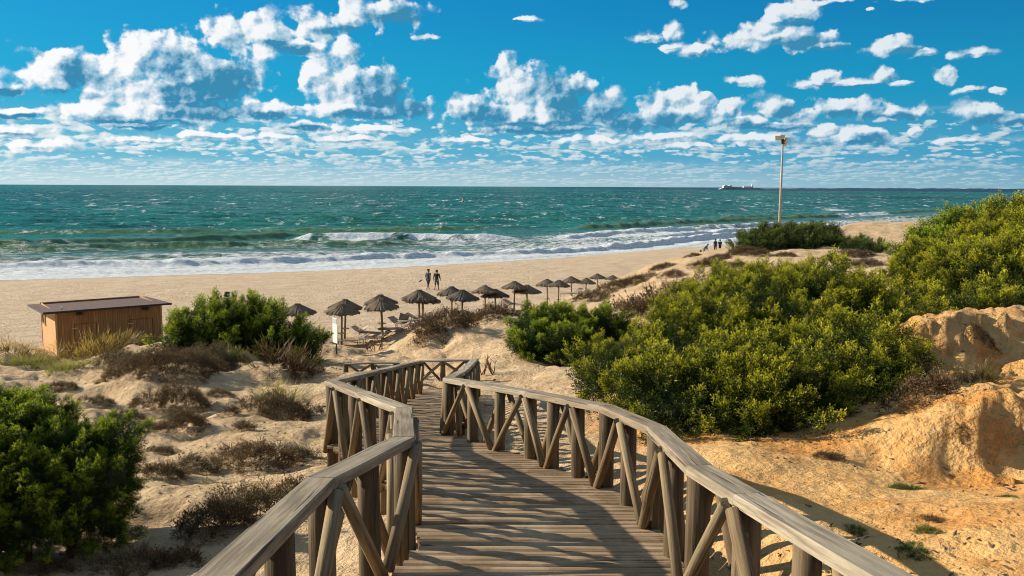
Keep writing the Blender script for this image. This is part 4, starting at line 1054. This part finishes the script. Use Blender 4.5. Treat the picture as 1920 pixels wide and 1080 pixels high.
# ------------------------------------------------------------------ loungers
M_loun = plain('lounger_plastic', (.30, .24, .19), .6, .2); M_cloth = plain('towel', (.62, .60, .62), .9, .1)
def make_lounger():
    root = empty('sun_lounger', (0, 0, 0), 'x', 'sun lounger', 'sun loungers under the thatched umbrellas')
    fr = MB()
    for s in (-.31, .31): fr.tube([(-.95, s, .30), (.35, s, .30)], .022, 6); fr.tube([(.35, s, .30), (.95, s, .62)], .022, 6)
    fr.tube([(-.95, -.31, .30), (-.95, .31, .30)], .022, 6); fr.tube([(.95, -.31, .62), (.95, .31, .62)], .022, 6); fr.build('frame', M_loun, root)
    sb = MB()
    for i in range(13): x = -.92+i*.1; sb.box(x, x+.075, -.30, .30, .305, .325)
    sb.build('seat', M_loun, root)
    bb = MB(); sl = math.atan2(.32, .60)
    for i in range(6): bb.box(i*.11, i*.11+.085, -.30, .30, 0, .02, Matrix.Translation((.36, 0, .312)) @ Matrix.Rotation(-sl, 4, 'Y'))
    bb.build('backrest', M_loun, root)
    for x in (-.75, .3):
        for s in (-.31, .31): l = MB(); l.tube([(x, s, -.05), (x, s, .30)], .02, 6); l.build('leg', M_loun, root)
    return root
L0 = make_lounger()
LOU = [(660,640,.2,'lounger at the left of the row, beside the white sign'),(690,632,2.9,'lounger left of the fully visible umbrella pole'),(702,640,.5,'front lounger just left of the fully visible pole'),(740,636,.3,'front lounger just right of the fully visible pole'),
 (755,622,2.6,'lounger with raised back facing the sea, middle of the row'),(778,628,.4,'lounger next to the eroded end of the sand mound'),(790,612,3.0,'lounger at the foot of the two side by side poles'),(968,586,2.8,'lone lounger below the pair above the dark green bush'),(1070,560,.4,'tiny far lounger under the far group of five')]
for i, (px, py, rz, lab) in enumerate(LOU):
    Y = 8.72*FPX/(py-349); p = at(px, py, Y); p.z = hz(p.x, p.y)
    if i == 0: L0.location = p; L0.rotation_euler = (0, 0, rz); L0['label'] = lab
    else: copy_thing(L0, p, rz, 1, lab)
tw = MB(); tw.box(-.28, .28, -.40, .40, 0, .015, Matrix.Rotation(-.6, 4, 'Y'))
for k in range(4): tw.box(-.28, -.26, -.4+k*.2, -.25+k*.2, -.35, .0)
p = at(684, 622, 49.5); tag(tw.build('towel', M_cloth, None, Vector((p.x, p.y, hz(p.x, p.y)+.55))), 'pale towel hung over the raised back of a lounger left of the pole', 'towel')
st = MB(); st.box(-.3, .3, -.22, .22, .0, .04, Matrix.Translation((0, 0, .85)) @ Matrix.Rotation(1.15, 4, 'Y')); st.box(-.25, .25, -.22, .22, .42, .46)
p = at(752, 618, 50.); rc = empty('folding_chair', Vector((p.x, p.y, hz(p.x, p.y))), 'brown folding chair with its back towards the viewer, beyond the loungers', 'chair')
bk = MB(); bk.box(-.28, .28, -.02, .02, .42, .95, Matrix.Rotation(.25, 4, 'Y')); bk.build('backrest', M_loun, rc)
sb = MB(); sb.box(-.27, .27, -.25, .25, .38, .41); sb.build('seat', M_loun, rc)
for a in (-.25, .25):
    for b_ in (-.23, .23): l = MB(); l.tube([(a, b_, -.05), (a, b_, .385)], .018, 6); l.build('leg', M_loun, rc)

# ------------------------------------------------------------------ white sign, short post, floodlight mast
def at_ground(px, py): return hit(px, py)
p = at_ground(631, 666); s = p.y/FPX
sg = empty('beach_sign', p, 'white information board on a dark post beside the path to the umbrellas', 'sign')
mb = MB(); mb.tube([(0, 0, -.4), (0, 0, 68*s)], .035, 8); mb.build('post', plain('dark_post', (.06, .045, .035), .7), sg)
mb = MB(); mb.box(-.27, .27, -.07, -.045, 21*s, 69*s, Matrix.Rotation(-.95, 4, 'Z')); bd = mb.build('board', plain('white_board', (.78, .80, .80), .4, .05), sg)
mb = MB(); mb.box(-.26, .26, -.078, -.0705, 58*s, 68*s, Matrix.Rotation(-.95, 4, 'Z')); mb.build('header_strip', plain('grey_header', (.42, .50, .52), .5, .15), bd)
p = at(426, 577, 52.); 
sp = empty('bollard', Vector((p.x, p.y, hz(p.x, p.y))), 'pale upright post with slanted black cap showing above the spiky juniper', 'post')
H = at(426, 549, 52.).z-sp.location.z
mb = MB(); mb.tube([(0, 0, -.3), (0, 0, H-.22)], .15, 12); mb.build('shaft', plain('pale_post', (.45, .42, .40), .6), sp)
mb = MB(); mb.tube([(0, 0, H-.22), (.02, 0, H+.06)], .17, 12); mb.build('cap', plain('black_cap', (.015, .015, .02), .5), sp)

def build_mast():
    Y = 92.; b = at(1463, 418, Y); tp = at(1468, 262, Y)
    b = Vector((tp.x, b.y, hz(tp.x, b.y)))
    root = empty('floodlight_mast', b, 'tall slender pale mast with floodlights on top, rising behind the far dark juniper', 'light mast')
    H = tp.z-b.z; mp = plain('mast_metal', (.42, .37, .32), .6, .1, 2); mh = plain('lamp_housing', (.50, .42, .36), .5, .15); mk = plain('bracket_dark', (.05, .04, .035), .6)
    mb = MB(); mb.tube([(0, 0, -.5), (0, 0, H*.5), (0, 0, H)], [.17, .13, .085], 12); mb.build('pole', mp, root)
    mb = MB(); mb.box(-.55, .45, -.05, .05, H-.05, H+.08); mb.box(-.05, .05, -.3, .3, H-.2, H-.1); mb.box(-.15, .15, -.15, .15, H-.45, H-.05); mb.build('bracket', mk, root)
    for (x, y, z, rz, tl, sc) in ((-.50, -.05, .22, -.5, .45, 1), (-.12, -.12, .34, .0, .5, .8), (.35, 0, .02, .9, .5, 1.05), (.20, .1, -.42, .6, .4, .9)):
        M_ = Matrix.Translation((x, y, H+z)) @ Matrix.Rotation(rz, 4, 'Z') @ Matrix.Rotation(tl, 4, 'X') @ Matrix.Scale(sc, 4)
        mb = MB(); V = [(-.30, -.12, -.26), (.30, -.12, -.26), (.30, -.12, .26), (-.30, -.12, .26), (-.18, .16, -.14), (.18, .16, -.14), (.18, .16, .14), (-.18, .16, .14)]
        mb.add([M_ @ Vector(v) for v in V], [(3, 2, 1, 0), (4, 5, 6, 7), (0, 1, 5, 4), (1, 2, 6, 5), (2, 3, 7, 6), (3, 0, 4, 7)]); f = mb.build('floodlight', mh, root)
        mb = MB(); mb.box(-.26, .26, -.126, -.1215, -.22, .22, M_); mb.build('lens', plain('lens', (.5, .48, .44), .15, .1), f)
build_mast()

# ------------------------------------------------------------------ people
M_skin = plain('skin', (.36, .20, .13), .6, .1); 
def skin_obj(name, verts, edges, radii, mat, parent, sub=2):
    me = bpy.data.meshes.new(name); me.from_pydata(verts, edges, []); o = bpy.data.objects.new(name, me); COL.objects.link(o)
    sk = o.modifiers.new('skin', 'SKIN'); sk.use_smooth_shade = True; sb_ = o.modifiers.new('sub', 'SUBSURF'); sb_.levels = sub; sb_.render_levels = sub
    for i, r in enumerate(radii):
        v = me.skin_vertices[0].data[i]; v.radius = (r, r) if not isinstance(r, tuple) else r; v.use_root = (i == 0)
    dg = bpy.context.evaluated_depsgraph_get(); dg.update(); ev = o.evaluated_get(dg); nm = bpy.data.meshes.new_from_object(ev)
    bpy.data.objects.remove(o); nm.name = name; nm.materials.clear(); nm.materials.append(mat)
    q = bpy.data.objects.new(name, nm); COL.objects.link(q); q.parent = parent; return q
def person(loc, rz, H, label, top, legs_c, hairc, pose, group=None, shorts=True, coat=.0):
    """pose: dict with bend (forward lean), stride, arms [(swing, out)], head; figure faces -Y in its own frame"""
    k = H/1.75; root = empty('person', loc, label, 'person', group, rz)
    bend = pose.get('bend', 0); st_ = pose.get('stride', .25); arms = pose.get('arms', [(.2, .1), (-.2, .1)])
    hip = Vector((0, 0, .93)); ax = Vector((0, -math.sin(bend), math.cos(bend)))
    chest = hip+ax*.36; neck = hip+ax*.56; headc = neck+(ax*.8+Vector((0, -.1, .25))).normalized()*.17; crown = headc+ax*.09
    V = [hip, hip+ax*.18, chest, neck, headc, crown]; E = [(0, 1), (1, 2), (2, 3), (3, 4), (4, 5)]; Rd = [(.145, .10), (.13, .09), (.165, .10), .058, .088, .07]
    TV = [hip-Vector((0, 0, .05+coat)), hip, hip+ax*.18, chest, neck-ax*.02]; TE = [(0, 1), (1, 2), (2, 3), (3, 4)]; TR = [(.175, .125), (.165, .12), (.155, .11), (.19, .125), .075]
    LV = [hip]; LE = []; LR_ = [(.155, .115)]
    for si, (s, (sw, out)) in enumerate(zip((-1, 1), arms)):
        sh_ = neck+Vector((s*.19, 0, -.05)); dn = Vector((s*out, -math.sin(sw), -math.cos(sw))).normalized(); el = sh_+dn*.29
        d2 = Vector((s*out*.6, -math.sin(sw+.3), -math.cos(sw+.3))).normalized(); wr = el+d2*.25; hd = wr+d2*.07
        b = len(V); V += [sh_, el, wr, hd]; E += [(2, b), (b, b+1), (b+1, b+2), (b+2, b+3)]; Rd += [.055, .042, .030, (.036, .022)]
        for f in range(4):
            c = len(V); V += [hd+d2*(.045+.008*(f in (1, 2)))+Vector((0, (f-1.5)*.018, 0)), hd+d2*(.085+.012*(f in (1, 2)))+Vector((-s*.012, (f-1.5)*.019, 0))]; E += [(b+3, c), (c, c+1)]; Rd += [.010, .008]
        c = len(V); V += [wr+d2*.04+Vector((0, -.045, 0)), wr+d2*.08+Vector((0, -.055, 0))]; E += [(b+2, c), (c, c+1)]; Rd += [.011, .009]
        tb = len(TV); TV += [sh_, el, wr-d2*.03]; TE += [(3, tb), (tb, tb+1), (tb+1, tb+2)]; TR += [.078, .060, .048]
        a = st_*s; hj = hip+Vector((s*.09, 0, -.06)); kn = hj+Vector((0, -math.sin(a), -math.cos(a)))*.43; back = -.15 if a < 0 else .05
        sh2 = Vector((0, -math.sin(a+back*1.5-.12), -math.cos(a+back*1.5-.12))); an = kn+sh2*.40; toe_ = an+Vector((0, -.17, -.045))
        b = len(V); V += [hj, kn, an, toe_]; E += [(0, b), (b, b+1), (b+1, b+2), (b+2, b+3)]; Rd += [.085, .056, .040, (.042, .026)]
        lb = len(LV); end = kn+(hj-kn)*.05 if shorts else an+(kn-an)*.1
        LV += [hj, hj.lerp(kn, .55), kn+(kn-hj)*.06] + ([] if shorts else [end]); LE += [(0, lb), (lb, lb+1), (lb+1, lb+2)]+([] if shorts else [(lb+2, lb+3)]); LR_ += [.105, .092, .080]+([] if shorts else [.062])
    low = min(v.z for v in V)
    def fx(L): return [(v.x*k, v.y*k, (v.z-low-.01)*k) for v in L]
    def rs(L): return [tuple(q*k for q in r) if isinstance(r, tuple) else r*k for r in L]
    skin_obj('body', fx(V), E, rs(Rd), M_skin, root)
    skin_obj('jacket', fx(TV), TE, rs(TR), top, root)
    skin_obj('shorts' if shorts else 'trousers', fx(LV), LE, rs(LR_), legs_c, root)
    hv = [headc+Vector((0, .02, .02)), crown+Vector((0, .02, .015)), headc+Vector((0, .05, -.05))]
    skin_obj('hair', fx(hv), [(0, 1), (0, 2)], rs([.100, .075, .07]), hairc, root)
    # face: nose, mouth, eyes and ears
    fm = MB(); f0 = Vector(fx([headc])[0]); fm.tube([f0+Vector((0, -.085, .02))*k, f0+Vector((0, -.115, -.015))*k], [.008*k, .014*k], 6)
    for s in (-1, 1): fm.tube([f0+Vector((s*.085, .0, .03))*k, f0+Vector((s*.1, .01, -.02))*k], [.012*k, .010*k], 6)
    fm.build('face', M_skin, root)
    return root
c_teal = plain('dark_teal_cloth', (.022, .05, .065), .8); c_black = plain('black_cloth', (.018, .014, .018), .8); c_hair = plain('dark_hair', (.03, .018, .012), .6); c_navy = plain('navy_cloth', (.02, .03, .055), .8)
c_grey = plain('grey_cloth', (.10, .085, .09), .8); c_blue = plain('light_blue_cloth', (.12, .36, .50), .8); c_red = plain('red_cloth', (.45, .04, .04), .7)
def stand(px, py, drop_to=None):
    d = ray(px, py); Y = 8.8/(-d.z)*d.y
    for _ in range(20): p = at(px, py, Y); Y += (p.z-hz(p.x, Y))/(-d.z)*d.y*.9
    return Vector((at(px, py, Y).x, Y, hz(at(px, py, Y).x, Y)))
GP = 'walkers on the beach'
pa = stand(803, 543); person(pa, R(150), 1.78, 'walker in a long dark teal jacket holding a pair of shoes out to the left', c_teal, c_navy, c_hair, {'bend': .06, 'stride': .32, 'arms': [(-.3, .10), (.25, .45)]}, GP, coat=.16)
sh = MB(); q = pa+Vector((-.62, .02, .78)); M_ = Matrix.Translation((0, 0, 0)) @ Matrix.Rotation(.7, 4, 'Y')
sh.tube([(-.16, 0, -.10), (0, 0, 0), (.10, 0, .06)], [.035, .05, .035], 8); sh.tube([(-.18, .07, -.13), (-.02, .07, -.03), (.08, .07, .04)], [.035, .05, .035], 8)
tag(sh.build('shoes', c_black, None, q), 'dark pair of shoes dangling from the hand of the teal walker', 'shoes')
pb = stand(819, 544); person(pb, R(165), 1.74, 'walker in a black jacket and grey shorts beside the one carrying shoes', c_black, c_grey, c_hair, {'bend': .05, 'stride': -.28, 'arms': [(.2, .15), (-.15, .22)]}, GP, coat=.05)
pc = stand(1320, 479); person(pc, R(60), 1.75, 'person in a dark teal top and light blue trousers bending forward on the far beach', c_teal, c_blue, c_hair, {'bend': .75, 'stride': .25, 'arms': [(.3, .1), (-.5, .1)]}, GP, shorts=False)
bg_ = MB(); bg_.tube([(0, 0, 0), (0, 0, .12), (0, 0, .3)], [.10, .16, .07], 10); tag(bg_.build('bag', c_black, None, pc+Vector((-.45, 0, .45))), 'small dark bag hanging behind the bending person', 'bag')
pd = stand(1341, 472); person(pd, R(185), 1.78, 'left one of two dark clothed people standing at the far dune foot', c_navy, c_black, c_hair, {'stride': .18, 'arms': [(.1, .12), (-.1, .12)]}, GP, shorts=False)
pe = stand(1349.5, 473); person(pe, R(175), 1.76, 'right one of two dark clothed people standing at the far dune foot', c_black, c_black, c_hair, {'stride': -.10, 'arms': [(.15, .2), (-.1, .2)]}, GP, shorts=False)
pf = stand(1643, 441); person(pf, R(180), 1.75, 'left one of the two tiny figures on the far beach behind the dune', c_navy, c_black, c_hair, {'stride': .2}, GP, shorts=False)
pg = stand(1650, 442); person(pg, R(170), 1.78, 'right one of the two tiny figures on the far beach behind the dune', c_grey, c_black, c_hair, {'stride': -.2}, GP, shorts=False)
kt = MB(); kt.add([(-.9, 0, .1), (0, -.15, .55), (.9, 0, .0), (0, .1, -.25), (0, .2, .1)], [(0, 1, 4), (1, 2, 4), (2, 3, 4), (3, 0, 4), (0, 3, 2, 1)]); tag(kt.build('kite', c_red, None, at(1637, 422, pf.y)), 'small red kite floating left above the two tiny far figures', 'kite')

# ------------------------------------------------------------------ far things on the horizon
def build_far():
    D = 4200.; ms = plain('pale_stone', (.62, .58, .54), .9, .1, .02); md = plain('dark_rock', (.36, .40, .41), .9, .2, .02)
    s = D/FPX; c = at(1387, 350.5, D); c.z = 0
    root = empty('island_fort', c, 'pale fortress with a white lighthouse on a low island at the horizon', 'fort')
    def X(px): return (px-1387)*s*1.06
    mb = MB(); mb.tube([(X(1352), 0, 2), (X(1420), 0, 2)], [6, 6], 8); 
    mb = MB()
    pts = [(X(1350), 0), (X(1356), 7), (X(1372), 8), (X(1380), 9), (X(1395), 8), (X(1412), 9), (X(1420), 5), (X(1428), 0)]
    V = [(x, -25, z) for x, z in pts]+[(x, 25, z) for x, z in pts]; n = len(pts)
    mb.add(V, [tuple(range(n))[::-1], tuple(range(n, 2*n))]+[(i, i+1, n+i+1, n+i) for i in range(n-1)]); mb.build('rock', md, root)
    mb = MB(); mb.box(X(1357), X(1371), -20, 10, 3, 17.5); mb.box(X(1359), X(1362), -21, 10, 4, 20); mb.box(X(1368), X(1371), -21, 10, 4, 19.5)
    mb.box(X(1373), X(1390), -12, 10, 5, 13); mb.box(X(1393), X(1407), -12, 10, 5, 14.5); mb.build('wall', ms, root)
    mb = MB(); mb.tube([(X(1409), 0, 8), (X(1409), 0, 26)], [4.6, 3.4], 12); mb.tube([(X(1409), 0, 26), (X(1409), 0, 30)], [2.4, 1.6], 10); mb.build('lighthouse', plain('white_tower', (.85, .86, .86), .6, .05), root)
    # thin far coast
    D = 9000.; mb = MB(); n = 160; V = []; F = []
    for i in range(n):
        px = 1440+i*6; p = at(px, 351, D); h = 7+2*math.sin(i*.7)*math.sin(i*.23)+random.uniform(0, 3); h *= min(1, i/30)
        V += [(p.x, D, -5), (p.x, D, h), (p.x, D+400, h*.8), (p.x, D+400, -5)]
    for i in range(n-1):
        a = i*4; b = a+4; F += [(a, b, b+1, a+1), (a+1, b+1, b+2, a+2), (a+2, b+2, b+3, a+3)]
    mb.add(V, F); tag(mb.build('far_coast', plain('far_coast', (.58, .68, .72), .95, .2, .002)), kind='structure')
build_far()
b = at(868, 379, 540.)
bo = MB(); bo.tube([(0, 0, -1.2), (0, 0, .2), (0, 0, 1.0), (0, 0, 2.6)], [.7, .9, .35, .1], 10); tag(bo.build('buoy', plain('orange_paint', (.75, .30, .03), .5), None, Vector((b.x, b.y, 0.2))), 'small orange buoy out at sea', 'buoy')
print('faces', sum(len(o.data.polygons) for o in scn.objects if o.type == 'MESH'))
